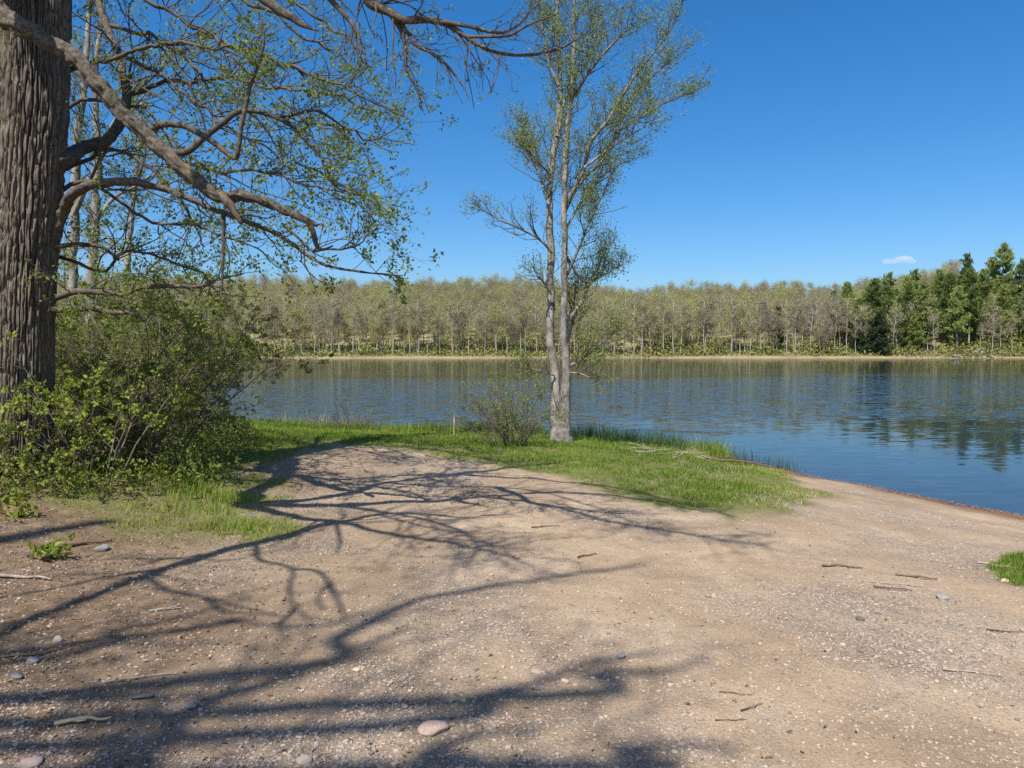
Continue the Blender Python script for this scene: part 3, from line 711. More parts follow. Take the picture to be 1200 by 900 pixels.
def limb(px, Y0, Y1=None, k=10, amp=.16, mat='bark_limb', world=False, label=None, step=.035):
    P, R = px if world else atl(px, Y0, Y1)
    R = R * .88; t, P, R = rough_tube(P, R, k, amp * 1.25, len(LIMBS) + 40, step)
    o = part('limb', t.mesh('limb', M[mat]), old); LIMBS.append((P, R))
    if label: o['label'] = label
    return P, R
A = limb([(34, -70, 17, 7.9), (6, -50, 15.5, 7.5), (-14, -20, 14.5, 7.2), (2, 20, 13.5, 7.0), (28, 34, 12), (52, 46, 11.5), (88, 70, 11), (122, 102, 10.5), (150, 137, 10), (176, 166, 9.5), (206, 191, 9.5), (240, 218, 9), (262, 231, 8.8), (285, 229, 7.5), (312, 238, 6.5), (340, 249, 5.2), (362, 258, 4.5), (372, 264, 2.5)], 7.0, 6.6, 30, .2, step=.02, label='thick low limb sweeping down to a torn broken end')
limb([(258, 226, 5), (268, 238, 7), (275, 250, 5), (283, 262, 2)], 6.62, 6.6, 9, .35, 'wood_torn', label='torn splintered wood where the limb broke')
limb([(360, 257, 4.2), (367, 270, 3.6), (371, 288, 3), (378, 293, 2.2), (390, 288, 1)], 6.6, 6.6, 8)
B = limb([(58, 192, 14, 8.0), (76, 186, 11, 8.1), (98, 173, 8.5), (122, 166, 7.5), (138, 150, 6.5), (147, 122, 6), (146, 95, 5.5), (138, 62, 5), (127, 30, 5), (116, 0, 5), (104, -50, 5), (90, -120, 4), (80, -200, 3)], 8.2, 10.5, 16)
C = limb([(58, 285, 10, 8.0), (73, 250, 7.5, 8.0), (86, 228, 6.5), (110, 216, 6), (148, 213, 5.5), (190, 222, 4.6), (230, 236, 4), (262, 249, 3.6), (312, 268, 3), (344, 288, 2.6), (380, 310, 2.1), (420, 318, 1.6), (450, 321, 1.2), (472, 323, .8)], 8.0, 6.8, 14)
D = limb([(50, 352, 6, 8.0), (66, 349, 4.5, 8.0), (88, 342, 4.2), (120, 342, 3.8), (148, 344, 3.6), (162, 337, 3.4), (200, 335, 3), (232, 336, 2.4), (258, 327, 2), (284, 321, 1.4)], 8.0, 7.6, 8)
E = limb([(50, 360, 6, 8.0), (66, 363, 4.6, 8.0), (100, 361, 4), (132, 366, 3.4), (158, 367, 2.8), (167, 373, 1.6)], 8.0, 7.8, 8)
Fb = limb([(52, 292, 5, 8.0), (68, 289, 3.6, 8.0), (92, 287, 3), (120, 290, 2.4), (140, 305, 1.6)], 8.0, 8.4, 8)
G = limb([(176, 156, 6), (186, 147, 4.4), (216, 148, 4.2), (240, 160, 4), (258, 174, 3.8), (273, 186, 3.6), (278, 176, 3.2), (282, 148, 3), (292, 105, 2.6), (303, 76, 2.3), (309, 48, 1.9), (306, 20, 1)], 6.9, 6.7, 8)
Hh = limb([(190, 178, 6), (218, 178, 4.6), (240, 160, 4.2), (262, 143, 4), (281, 130, 3.6), (304, 131, 3.2), (328, 140, 2.8), (348, 152, 2.4), (362, 170, 1.8), (380, 190, 1)], 7.3, 7.6, 8)
H2 = limb([(304, 131, 2.6), (330, 137, 2.2), (350, 133, 2), (372, 130, 1.8), (398, 146, 1.3), (410, 155, .9)], 7.5, 7.7, 6)
I1 = limb([(262, 247, 3.2), (262, 275, 2.6), (261, 305, 2), (260, 342, 1.1)], 6.8, 6.8, 7)
Lst = limb([(282, -60, 9, 5.6), (300, -12, 7.5), (322, 6, 6.5), (346, 22, 4.8), (360, 31, 3), (374, 36, .9)], 5.6, 5.4, 10, .25, label='broken stub of a limb with a splintered point')
T = limb([(330, -160, 10, 5.9), (390, -70, 8.6, 5.8), (424, -20, 7), (434, 2, 6.4), (456, 12, 5.8), (474, 23, 5), (500, 24, 4.5), (520, 27, 4), (546, 42, 3.2), (570, 57, 2.7), (600, 64, 2.2), (632, 63, 1.8), (660, 55, 1.4), (690, 36, 1)], 5.7, 5.4, 9)
T2 = limb([(518, 26, 3), (548, 31, 2.5), (572, 37, 2.2), (592, 37, 1.9), (610, 27, 1.5), (620, 12, 1.2), (624, -10, .9)], 5.5, 5.4, 6)
T3 = limb([(550, 43, 2.4), (575, 43, 2), (598, 41, 1.7), (622, 28, 1.3), (652, 17, .9)], 5.45, 5.3, 6)
T4 = limb([(372, -40, 5), (384, -6, 4), (400, 14, 3.3), (414, 30, 2.5), (424, 52, 1.9), (430, 75, 1.2)], 5.7, 5.6, 7)
T5 = limb([(456, 12, 4), (470, 35, 3), (475, 62, 2.6), (476, 82, 2.2), (486, 100, 1.6), (494, 121, .9)], 5.65, 5.6, 6)
T6 = limb([(465, 18, 3.4), (484, 50, 2.6), (505, 62, 2.2), (525, 78, 1.7), (540, 97, 1.2), (550, 116, .7)], 5.65, 5.5, 6)
# upper crown limbs: their shade lies on the clearing; start on the trunk, run up and out
def shade(px, py, h): q = hit(px, py); return q + SUN * (h / SUN[2])
def tr_at(z):
    k = int(np.argmin(np.abs(TP[:, 2] - z))); zz = TP[:, 2]
    return np.array([np.interp(z, zz, TP[:, 0]), np.interp(z, zz, TP[:, 1]), z])
def shade_limb(z0, tr, r0, r1, k=9):
    """tr: (px, py, height) of shade on the ground"""
    P = [tr_at(z0)] + [shade(*q) for q in tr]; n = len(P)
    return limb((np.array(P), np.linspace(r0, r1, n)), 0, None, k, .14, world=True, step=.09)
S = []
def shade_run(p0, tr, r0, r1):
    P = [p0] + [shade(*q) for q in tr]; return limb((np.array(P), np.linspace(r0, r1, len(P))), 0, None, 9, .14, world=True, step=.09)
HUB = shade(286, 592, 6.2); KNOT = shade(393, 611, 6.7)
limb((np.array([tr_at(5.4), tr_at(5.4) * .6 + HUB * .4 + [0, 0, .45], HUB]), np.array([.20, .17, .15])), 0, None, 12, .14, world=True, step=.06)
S.append(shade_run(HUB, [(330, 588, 6.4), (392, 581, 6.9), (452, 566, 7.4), (530, 556, 8.0), (590, 549, 8.5), (655, 543, 9.1)], .12, .03))
S.append(shade_run(HUB, [(330, 592, 6.4), (400, 592, 6.8), (470, 588, 7.3), (560, 583, 7.9), (650, 577, 8.6), (750, 585, 9.4), (830, 600, 10.)], .11, .025))
S.append(shade_run(HUB, [(330, 602, 6.4), (393, 611, 6.7), (440, 603, 7.1), (490, 602, 7.5), (540, 606, 7.9), (600, 602, 8.5)], .09, .02))
S.append(shade_run(KNOT, [(300, 637, 6.8), (215, 660, 7.0), (130, 690, 7.2), (55, 717, 7.4), (0, 742, 7.6), (-60, 775, 8)], .075, .045))
S.append(shade_run(KNOT, [(440, 622, 7.0), (500, 632, 7.6), (545, 640, 8.0), (610, 655, 8.6)], .05, .02))
S.append(shade_run(shade(560, 583, 7.9), [(640, 592, 8.4), (720, 612, 9.4), (820, 628, 10.4), (900, 640, 11.2)], .05, .018))
S.append(shade_run(shade(530, 556, 8.0), [(600, 560, 8.4), (680, 566, 9.0), (760, 580, 9.8), (860, 606, 10.8)], .05, .018))
S.append(shade_run(shade(400, 592, 6.8), [(470, 603, 7.2), (530, 618, 7.8), (560, 640, 8.3), (540, 665, 8.8)], .045, .015))
S.append(shade_run(shade(452, 566, 7.4), [(520, 570, 7.9), (600, 572, 8.5), (690, 592, 9.2), (760, 620, 9.8)], .045, .015))
# curly twig shades at the front
for tr in ([(300, 637, 6.8), (303, 655, 6.8), (322, 660, 6.8), (342, 668, 6.9), (339, 690, 6.9), (346, 712, 7.0), (362, 725, 7.0)], [(342, 668, 6.9), (368, 668, 6.9), (384, 682, 6.9), (372, 700, 7.0), (380, 716, 7.0)], [(384, 682, 6.9), (394, 700, 7.0), (404, 724, 7.0)], [(393, 611, 6.7), (398, 632, 6.7), (394, 650, 6.7)],
           [(172, 675, 7.1), (196, 692, 7.1), (240, 700, 7.2), (330, 722, 7.3)], [(215, 660, 7.0), (160, 671, 7.0), (90, 684, 7.1), (0, 700, 7.2), (-60, 712, 7.2)], [(440, 603, 7.1), (490, 615, 7.2), (540, 625, 7.3)], [(346, 712, 7.0), (330, 730, 7.1), (336, 750, 7.1)], [(240, 700, 7.2), (262, 716, 7.2), (300, 720, 7.3)]):
    P = np.array([shade(*q) for q in tr]); P, R = resample(P, np.linspace(.026, .011, len(tr)), .06); otw.add(P, R, 5)
# twigs
def tw(Lm, n, L, depth=2, leafy=True, **k): sprout(otw, olf if leafy else blf, Lm[0], Lm[1], n, L, ro, depth, **k)
tw(A, 16, .5, 1, tmin=.25, up=.1); tw(B, 26, 1.3, 2, tmin=.2); tw(C, 30, .8, 2, tmin=.2); tw(D, 26, .8, 2, tmin=.15, droop=.12); tw(E, 12, .5, 2, tmin=.2, droop=.1); tw(Fb, 9, .8, 2, tmin=.2)
tw(G, 11, .5, 2, tmin=.3); tw(Hh, 24, .95, 2, tmin=.25); tw(H2, 12, .6, 2); tw(I1, 8, .4, 1, droop=.2)
tw(T, 30, .55, 2, False, tmin=.3, droop=.12, wander=.24); tw(T, 14, .75, 2, False, tmin=.35, droop=.35); tw(T2, 12, .35, 1, False); tw(T3, 9, .3, 1, False); tw(T4, 14, .4, 1, False, droop=.25); tw(T5, 14, .4, 2, False, droop=.14, ang=(20, 50)); tw(T6, 14, .42, 2, False, droop=.1, ang=(20, 50))
for s_ in S: tw(s_, 30, 1.4, 2, True, tmin=.3, kid=3, leafp=.35)
for z0 in (8, 10, 12):
    a = ro.random() * 6.28; p = tr_at(z0); d = np.array([math.cos(a), math.sin(a), .8]); P = np.array([p, p + d * 1.2, p + d * 2.4 + ro.normal(size=3) * .3, p + d * 3.4 + ro.normal(size=3) * .5])
    q = limb((P, np.array([.09, .07, .045, .015])), 0, None, 8, .14, world=True, step=.09); tw(q, 16, 1.4, 2, True, tmin=.3, leafp=.35)
# thin crown branches seen against the sky at the upper left
KB = [([(300, 60, 2.6), (350, 85, 2.2), (400, 104, 1.7), (440, 120, 1.2), (478, 138, .7)], 9, 8.6), ([(330, 118, 2.4), (380, 150, 1.9), (430, 158, 1.4), (470, 150, .7)], 8.8, 8.6), ([(346, 190, 2), (380, 205, 1.6), (416, 236, 1), (440, 262, .7)], 7.6, 7.2), ([(330, 262, 2.2), (370, 290, 1.8), (410, 296, 1.3), (446, 268, .8)], 7, 6.8), ([(64, 300, 3), (110, 312, 2.4), (170, 300, 2), (220, 318, 1.6), (280, 350, 1)], 8.4, 8),
      ([(70, 130, 3), (120, 118, 2.6), (180, 140, 2.2), (240, 200, 1.6), (290, 250, 1)], 9, 8.6),
      ([(60, -60, 4), (130, -25, 3.4), (200, 18, 2.8), (262, 58, 2.2), (312, 96, 1.4)], 9, 8.4), ([(120, -90, 4.5), (200, -34, 3.6), (270, -6, 3), (330, 28, 2.2), (398, 70, 1.3)], 9.5, 9),
      ([(146, 112, 4), (196, 100, 3), (258, 94, 2.6), (326, 106, 2), (392, 118, 1.5), (446, 128, 1)], 9.6, 8.8), ([(200, 190, 3), (250, 198, 2.4), (316, 206, 2), (376, 216, 1.4), (418, 224, .9)], 7.4, 7.0),
      ([(76, 84, 4), (148, 60, 3), (218, 54, 2.4), (288, 64, 1.5)], 8.4, 8), ([(138, 62, 3.5), (190, 90, 2.8), (240, 130, 2.3), (300, 170, 1.8), (352, 196, 1.2)], 9.2, 8.6), ([(130, 30, 3), (180, 40, 2.6), (226, 74, 2.2), (250, 110, 1.8), (266, 150, 1.2)], 9.4, 9),
      ([(40, 215, 4), (84, 200, 3), (130, 180, 2.6), (180, 200, 2.2), (220, 240, 1.8), (240, 290, 1.2)], 8.6, 8.8), ([(40, 250, 4), (100, 216, 3), (140, 240, 2.6), (180, 258, 2.2), (230, 262, 1.8), (290, 290, 1.2), (330, 320, .8)], 8.2, 7.9), ([(190, -60, 4), (260, -30, 3), (340, 0, 2.4), (400, 40, 1.8), (440, 90, 1)], 10.5, 10),
      ([(230, 40, 2.5), (300, 60, 2), (370, 90, 1.6), (430, 110, 1), (470, 140, .7)], 10, 9.6)]
for px, a, b in KB:
    P, R = atl(px, a, b); P, R = resample(P, R * .8, .06); u = np.arange(len(P)) * .06; P = P + np.stack([fbm(u * 3.3, u * 0 + px[0][0] + q_, o=3, s=3) - .5 for q_ in (0, 50, 90)], 1) * .22 * sstep(0, .5, u)[:, None]; otw.add(P, R, 6); sprout(otw, olf, P, R, 24, 1.0, ro, 2, tmin=.15, kid=3, rmin=.0013, leafp=.7)
part('crown', crown_mesh(otw, M['bark_twig'], [(*leaves('', np.array(olf), .038, ro, None, 3, .8, .15, raw=True, scat=.8), M['leaf_near']), (*leaves('', np.array(blf)[::2], .024, ro, None, 1, .8, .15, raw=True), M['leaf_near'])]), old)

# ------------------------------------------------------------------ the tree beside the photographer, whose soft shade lies on the near ground
ob = empty('shade_tree', (-8.2, -2.6, float(zg(-8.2, -2.6)))); tag(ob, 'tall broad tree beside the clearing casting soft shade over the near ground', 'tree')
rb = np.random.default_rng(77); bt, bl = Tubes(), []
BP = np.array([[-8.2, -2.6, -.2], [-8.25, -2.6, 2], [-8.1, -2.7, 5], [-8.2, -2.6, 8], [-8.0, -2.8, 11], [-8.1, -2.7, 15]]); BR = np.array([.5, .4, .36, .3, .2, .06])
t_, P_, R_ = rough_tube(BP, BR, 16, .14, 5, .08); o = link('trunk', t_.mesh('trunk', M['bark_old']), ob); o.location = -Vector(ob.location)
for z0, tr, r0, r1 in [(7.5, [(60, 915, 10), (110, 893, 10.3), (190, 870, 10.8), (228, 828, 11.2), (330, 795, 11.8), (400, 768, 12.3), (480, 735, 13)], 0.074, 0.021), (7.0, [(0, 824, 9.4), (90, 819, 9.7), (180, 815, 10), (270, 818, 10.4)], 0.043, 0.018),
                       (8.4, [(300, 790, 12), (400, 745, 12.4), (480, 706, 12.9), (560, 690, 13.4), (700, 669, 14), (760, 660, 14.4)], 0.062, 0.018), (8.0, [(440, 850, 12), (540, 820, 12.6), (620, 805, 13), (700, 776, 13.6), (760, 765, 14)], 0.050, 0.018),
                       (8.6, [(600, 820, 13), (690, 790, 13.6), (780, 785, 14), (832, 768, 14.4)], 0.056, 0.018), (8.0, [(420, 905, 12), (490, 885, 12.6), (560, 862, 13), (640, 850, 13.4)], 0.056, 0.018), (8.2, [(640, 900, 13), (720, 880, 13.5), (800, 872, 14), (860, 880, 14.4)], 0.056, 0.018),
                       (8.0, [(200, 740, 11.4), (260, 728, 11.8), (360, 735, 12.3), (440, 715, 12.8)], 0.037, 0.012), (7.6, [(60, 770, 10.4), (130, 740, 11), (210, 725, 11.6), (290, 700, 12)], 0.037, 0.012)]:
    p0 = np.array([np.interp(z0, BP[:, 2], BP[:, 0]), np.interp(z0, BP[:, 2], BP[:, 1]), z0]); P = np.array([p0] + [shade(*q) for q in tr]); R = np.linspace(r0 * 1.2, r1, len(P))
    t_, P, R = rough_tube(P, R, 7, .12, int(rb.integers(1, 999)), .1); o = link('limb', t_.mesh('limb', M['bark_limb']), ob); o.location = -Vector(ob.location)
    sprout(bt, bl, P, R, 18, 1.5, rb, 2, tmin=.35, kid=3, rmin=.003, leafp=.3)
o = link('crown', crown_mesh(bt, M['bark_twig'], [(*leaves('', np.array(bl), .045, rb, None, 2, .8, .1, raw=True), M['leaf_near'])]), ob); o.location = -Vector(ob.location)

# ------------------------------------------------------------------ twin stemmed tree at the water's edge
b = hit(658, 517); YT = b[1]
twin = empty('twin_trunk_tree', b); tag(twin, 'tall slim tree with two pale trunks joined at the base on the grassy bank', 'tree')
rt = np.random.default_rng(33); ttw, tlf = Tubes(), []
def stem(px, Y0, Y1=None, k=10, name='limb', amp=.08, step=.07):
    P, R = atl(px, Y0, Y1); t, P, R = rough_tube(P, R, k, amp, int(rt.integers(1, 900)), step)
    o = link(name, t.mesh(name, M['bark_pale']), twin); o.location = -Vector(twin.location); return P, R
a1 = stem([(655, 522, 11), (654.5, 512, 9.5), (653.5, 490, 8), (652, 470, 6.6), (650.5, 455, 5.4), (648, 430, 5.0), (646, 400, 4.9), (645.5, 381, 4.8), (644.5, 338, 4.5), (645.5, 300, 4.4), (643.5, 233, 4.0), (646, 200, 3.8), (652, 160, 3.4), (656, 120, 3.0), (655, 73, 2.4), (653, 20, 2.0), (655, -40, 1.6), (660, -100, .9)], YT, YT + .4, 14, 'trunk')
a2 = stem([(661, 522, 11), (660.5, 512, 9.5), (661.5, 490, 8), (662, 470, 6.8), (663, 455, 5.8), (663, 430, 5.0), (661, 400, 4.5), (660.5, 381, 4.3), (661, 338, 3.9), (661.5, 300, 3.7), (661.5, 233, 3.3), (663.5, 167, 3.0), (667, 127, 2.7), (671, 93, 2.3), (673, 50, 1.9), (673, 0, 1.6), (678, -60, 1.2), (682, -110, .7)], YT, YT - .3, 14, 'trunk')
TL = [([(659.5, 252, 3), (668, 230, 2.7), (683, 200, 2.4), (692, 167, 2.2), (713, 140, 1.9), (727, 117, 1.6), (743, 90, 1.4), (767, 60, 1.1), (790, 27, .9), (802, -5, .6)], YT, YT - 1.0),
      ([(662, 248, 2.6), (680, 213, 2.3), (707, 187, 2), (720, 160, 1.7), (728, 140, 1.5), (750, 105, 1.2), (775, 80, 1), (804, 58, .6)], YT, YT + 1.0),
      ([(668, 120, 2.2), (687, 90, 1.8), (707, 63, 1.5), (733, 37, 1.1), (755, 18, .7)], YT, YT - .8), ([(653, 160, 2.2), (664, 110, 1.8), (690, 70, 1.4), (700, 20, 1), (706, -30, .6)], YT, YT + 1.2),
      ([(647, 296, 1.8), (633, 281, 1.3), (607, 267, 1), (583, 256, .8), (562, 244, .5)], YT, YT - .6), ([(643, 240, 1.8), (632, 205, 1.5), (621, 180, 1.1), (612, 150, .7)], YT, YT + .7), ([(646, 205, 1.6), (632, 190, 1.2), (618, 176, .9), (602, 160, .6)], YT, YT - .7),
      ([(655, 100, 1.6), (642, 70, 1.3), (636, 35, 1), (630, 0, .7)], YT, YT + .4), ([(663, 432, 2), (684, 419, 1.5), (702, 404, 1.1), (722, 388, .6)], YT, YT - .7), ([(662, 380, 2.2), (679, 358, 1.8), (690, 335, 1.5), (702, 309, 1.1), (714, 284, .7)], YT, YT + .6),
      ([(661, 330, 2), (676, 296, 1.6), (690, 262, 1.3), (704, 232, 1), (718, 204, .6)], YT, YT - .8), ([(662, 270, 1.8), (682, 236, 1.5), (702, 210, 1.2), (724, 194, .9), (748, 184, .5)], YT, YT + .5), ([(685, 196, 1.6), (712, 176, 1.2), (742, 156, .9), (778, 138, .5)], YT - .4, YT - 1.2),
      ([(646, 345, 1.4), (636, 330, 1), (628, 322, .7)], YT, YT - .4), ([(650, 440, 1.2), (638, 436, .9), (622, 432, .6)], YT, YT - .4), ([(666, 436, 1.2), (680, 438, .9), (696, 445, .6)], YT, YT - .3), ([(663, 410, 1.4), (672, 370, 1.2), (674, 330, .9)], YT, YT + .5),
      ([(722, 156, 1.5), (750, 138, 1.2), (780, 120, .9), (815, 104, .5)], YT + .4, YT + 1.), ([(664, 300, 1.5), (684, 330, 1), (708, 322, .8), (728, 310, .5)], YT, YT + .8)]
TLP = [stem(px, a, b_, 6) for px, a, b_ in TL]
for k_, (P, R) in enumerate(TLP):
    ln = np.linalg.norm(P[-1] - P[0])
    sprout(ttw, tlf, P, R, int(9 + ln * 10), .95, rt, 2, tmin=.12, up=.15, kid=4, ang=(20, 50), rmin=.0024, leafp=.28 if k_ in (4, 13, 14, 15) else .62)
for q in (a1, a2):
    sprout(ttw, tlf, q[0], q[1], 48, 1.2, rt, 2, tmin=.45, up=.18, kid=4, ang=(25, 50), rmin=.0024); sprout(ttw, tlf, q[0], q[1], 14, .6, rt, 1, tmin=.2, up=-.03, kid=3, rmin=.0024, leafp=.3)
o = link('crown', crown_mesh(ttw, M['bark_twig'], [(*leaves('', np.array(tlf), .038, rt, None, 4, .8, .1, raw=True, scat=2.2), M['leaf_twin'])]), twin); o.location = -Vector(twin.location)

# ------------------------------------------------------------------ slender trees behind the shrubs on the left
def slender(px_base, py_base, Yd, traces, seed, label, lf=.045, nb=34):
    base = at(px_base, py_base, Yd); base[2] = float(zg(base[0], base[1])) - .1
    o = empty('slender_tree', base); tag(o, label, 'tree', 'slender trees behind the shrubs')
    rr = np.random.default_rng(seed); t2, l2 = Tubes(), []
    for k_, (px, dY) in enumerate(traces):
        P, R = atl(px, Yd, Yd + dY)
        if k_ == 0: P = np.vstack([base, P]); R = np.concatenate([[R[0] * 1.25], R])
        t, P, R = rough_tube(P, R, 9 if k_ == 0 else 6, .1, seed + k_, .1)
        c = link('trunk' if k_ == 0 else 'limb', t.mesh('trunk', M['bark_pale']), o); c.location = -Vector(o.location)
        sprout(t2, l2, P, R, nb if k_ == 0 else nb // 2, 1.5, rr, 2, tmin=.3, up=.06, kid=4, rmin=.003)
    c = link('crown', crown_mesh(t2, M['bark_twig'], [(*leaves('', np.array(l2), lf, rr, None, 3, .8, .1, raw=True), M['leaf_near'])]), o); c.location = -Vector(o.location)
slender(86, 500, 15, [([(86, 480, 7), (86, 400, 6), (85, 320, 5.5), (88, 250, 5), (90, 180, 4.5), (98, 100, 3.5), (104, 20, 2.6), (108, -60, 1.5)], .5), ([(88, 250, 3), (110, 200, 2.4), (140, 150, 1.8), (170, 110, 1)], -1)], 61, 'slender tree standing close beside the big trunk, behind the shrubs')
slender(104, 495, 17.5, [([(104, 480, 6.5), (105, 400, 6), (108, 320, 5.5), (110, 250, 5), (114, 180, 4), (112, 100, 3), (118, 20, 2), (122, -50, 1)], .5), ([(110, 260, 2.6), (136, 230, 2), (165, 215, 1.5), (200, 190, .8)], 1.2), ([(112, 180, 2.4), (150, 120, 1.8), (190, 80, 1)], -1)], 62, 'middle one of the slender trees behind the shrubs')
slender(158, 486, 21, [([(156, 470, 4), (155, 420, 3.8), (152, 360, 3.5), (150, 300, 3), (156, 240, 2.5), (162, 180, 2), (166, 120, 1.2)], .5), ([(152, 350, 2), (180, 310, 1.5), (210, 290, .8)], -1), ([(150, 310, 2), (120, 270, 1.5), (100, 240, .8)], .6)], 63, 'thinnest slender tree, farthest from the big trunk behind the shrubs', nb=26)

# ------------------------------------------------------------------ shrubs
def shrub(name, px, Yd, h, w, seed, label, leafmat='leaf_shrub', nst=14, lf=.04, per=3, kid=4, n1=7, leafp=1., bark='bark_shrub', up=.05, L1=.42, group=None, arch=.06, rmin=.0022):
    x = (px - 600) / F * Yd; z = float(zg(x, Yd)); o = empty(name, (x, Yd, z)); tag(o, label, 'shrub', group)
    rr = np.random.default_rng(seed); tws, l2 = Tubes(), []
    for _ in range(nst):
        a = rr.random() * 2 * PI; e = rr.uniform(.1, 1.0); d = np.array([math.cos(a) * e * w / h, math.sin(a) * e * w / h, 1.]); d = unit(d)
        ln = h * rr.uniform(.7, 1.12) * (1 + .25 * e); p = np.array([math.cos(a) * .12, math.sin(a) * .12, -.05]) * (1 + e); pts = [p]
        for q in range(7): d = unit(d + rr.normal(size=3) * .13 + np.array([math.cos(a), math.sin(a), -.4]) * arch); pts.append(pts[-1] + d * ln / 7)
        pts = np.array(pts); R = np.linspace(.014, .004, 8) * (h / 1.8) ** .5; st = Tubes(); st.add(pts, R, 5); link('stem', st.mesh('stem', M[bark]), o)
        sprout(tws, l2, pts, R, n1, h * L1, rr, 2, tmin=.15, up=up, kid=kid, rmin=rmin, leafp=leafp, Lend=.7)
    link('crown', crown_mesh(tws, M[bark], [(*leaves('', np.array(l2), lf, rr, None, per, .8, .1, raw=True), M[leafmat])] if l2 else []), o)
    return o
shrub('leafy_shrub', 108, 8.1, 1.55, 1.0, 71, 'leafy shrub with bright yellow green sprigs in front of the big trunk', 'leaf_shrub', 12, .050, 3, 3, 6, .75)
shrub('leafy_shrub', 6, 7.9, 1.25, .8, 72, 'low yellow green shrub growing at the foot of the big trunk', 'leaf_shrub', 10, .05, 4, 3, 6, .8)
shrub('twiggy_shrub', 186, 10.0, 2.05, 1.0, 73, 'large rounded shrub dense with twigs and tiny olive leaves, facing the lake', 'leaf_fine', 19, .030, 3, 5, 9, 1., L1=.34)
shrub('twiggy_shrub', 158, 9.2, 1.4, .9, 74, 'low shrub with fine grey twigs between the leafy shrub and the rounded one', 'leaf_fine', 16, .030, 3, 4, 8, .9, L1=.36)
shrub('twiggy_shrub', 120, 10.6, 2.5, 1.3, 75, 'tall twiggy shrub behind the leafy shrub', 'leaf_fine', 20, .034, 3, 5, 8, 1., L1=.34)
shrub('twiggy_shrub', 205, 12.5, 2.0, .9, 76, 'shrub behind the rounded one, nearest to the lake', 'leaf_fine', 20, .034, 3, 5, 8, 1., L1=.34)
shrub('twiggy_shrub', 150, 14.5, 3.0, 1.8, 77, 'tall green shrub beneath the slender trees', 'leaf_near', 22, .045, 3, 5, 8, 1., L1=.32)
shrub('twiggy_shrub', 70, 11.5, 2.3, 1.3, 78, 'dim shrub hidden behind the big trunk', 'leaf_fine', 16, .036, 3, 5, 8, 1., L1=.34)
shrub('twiggy_shrub', 185, 18, 2.5, 1.6, 79, 'far shrub at the end of the bank beneath the drooping limb', 'leaf_near', 20, .05, 3, 5, 8, 1., L1=.32)
b = hit(598, 522)
shrub('sparse_shrub', 598, b[1], 1.25, .75, 80, 'sparse half bare shrub with grey twigs beside the twin trunked tree', 'leaf_twin', 30, .03, 2, 4, 10, .35, L1=.34)
b = hit(410, 505)
shrub('sparse_shrub', 412, b[1] + 1, .95, .6, 81, 'small bare shrub in the tall grass at the shore', 'leaf_twin', 16, .03, 1, 3, 8, .2, L1=.38)
# small green weeds on the bare soil at the left
for k_, (px, py, h, lb) in enumerate([(20, 606, .2, 'broad leaved green weed on the bare soil by the verge'), (58, 655, .13, 'tiny weed sprouting from the bare soil below the grass')]):
    q = hit(px, py); rr = np.random.default_rng(90 + k_); l2 = [np.concatenate([[rr.normal() * .07, rr.normal() * .07, rr.random() * h], rr.normal(size=3) * .6 + [0, 0, .5]]) for _ in range(40)]
    o = empty('weed', q); tag(o, lb, 'weed'); st = Tubes()
    for l in l2[:10]: st.add(np.array([[l[0] * .3, l[1] * .3, -.02], [l[0] * .7, l[1] * .7, l[2] * .5], l[:3]]), [.003, .002, .0015], 3)
    link('stem', st.mesh('stem', M['reed']), o); link('foliage', leaves('foliage', np.array(l2), .07, rr, M['leaf_shrub'], 2, .6, .1), o)

# ------------------------------------------------------------------ grass
rg = np.random.default_rng(8)
def scatter(x0, x1, y0, y1, n, dens):
    x = rg.uniform(x0, x1, n); y = rg.uniform(y0, y1, n); k = rg.random(n) < dens(x, y); return x[k], y[k]
x, y = scatter(-9.5, 6.5, 8.5, 27, 420000, lambda x, y: sstep(.35, .85, grass_mask(x, y)) * (.35 + .65 * sstep(26, 12, y)) * (sstep(.36, .54, fbm(x * 3, y * 3, s=101)) * .8 + .2) * (1 - .75 * sstep(.52, .62, fbm(x * 1.1, y * 1.6, s=117)) * sstep(1.6, .2, poly_dist(BANK, x, y))))
d = shore_d(x, y); db = poly_dist(BANK, x, y)
edge = sstep(.0, 1.2, db)
h = (.035 + .07 * edge * fbm(x * 1.1, y * 1.1, s=103) + .09 * sstep(2.6, .8, d) * sstep(15, 16.5, y)) * rg.uniform(.6, 1.4, len(x))
dry = np.clip(sstep(.9, 0, db) * .55 + (fbm(x * .8, y * .8, s=107) - .5) * 1.5 + (fbm(x * 3.5, y * 3.5, s=109) - .5) * .9 + sstep(2.4, 5.0, x) * .4, 0, .75)
tag(link('grass', blades('grass', x, y, zg(x, y) - .01, h, rg.uniform(.006, .012, len(x)), rg, M['grass'], .5, np.clip(rg.random(len(x)) ** 1.3 * .6 + dry, 0, 1))), 'green grass covering the bank between the clearing and the lake', 'grass', kind='stuff')
x, y = scatter(-7.5, -1.4, 5.0, 15, 300000, lambda x, y: sstep(.25, .8, grass_mask(x, y)) * (poly_dist(VERGE, x, y) > -.3) * (sstep(.44, .60, fbm(x * 3.1, y * 3.1, s=111)) * .42 + .06))
lush = sstep(.38, .55, fbm(x * .9, y * .9, s=113)) * sstep(.1, .9, poly_dist(VERGE, x, y))
h = (.04 + .12 * lush) * rg.uniform(.5, 1.4, len(x))
tag(link('verge_grass', blades('verge_grass', x, y, zg(x, y) - .01, h, rg.uniform(.005, .010, len(x)), rg, M['grass'], .55, np.clip(rg.random(len(x)) * .55 + (1 - lush) * .45 + .18, 0, 1))), 'patchy long grass on the verge below the shrubs', 'grass', kind='stuff')
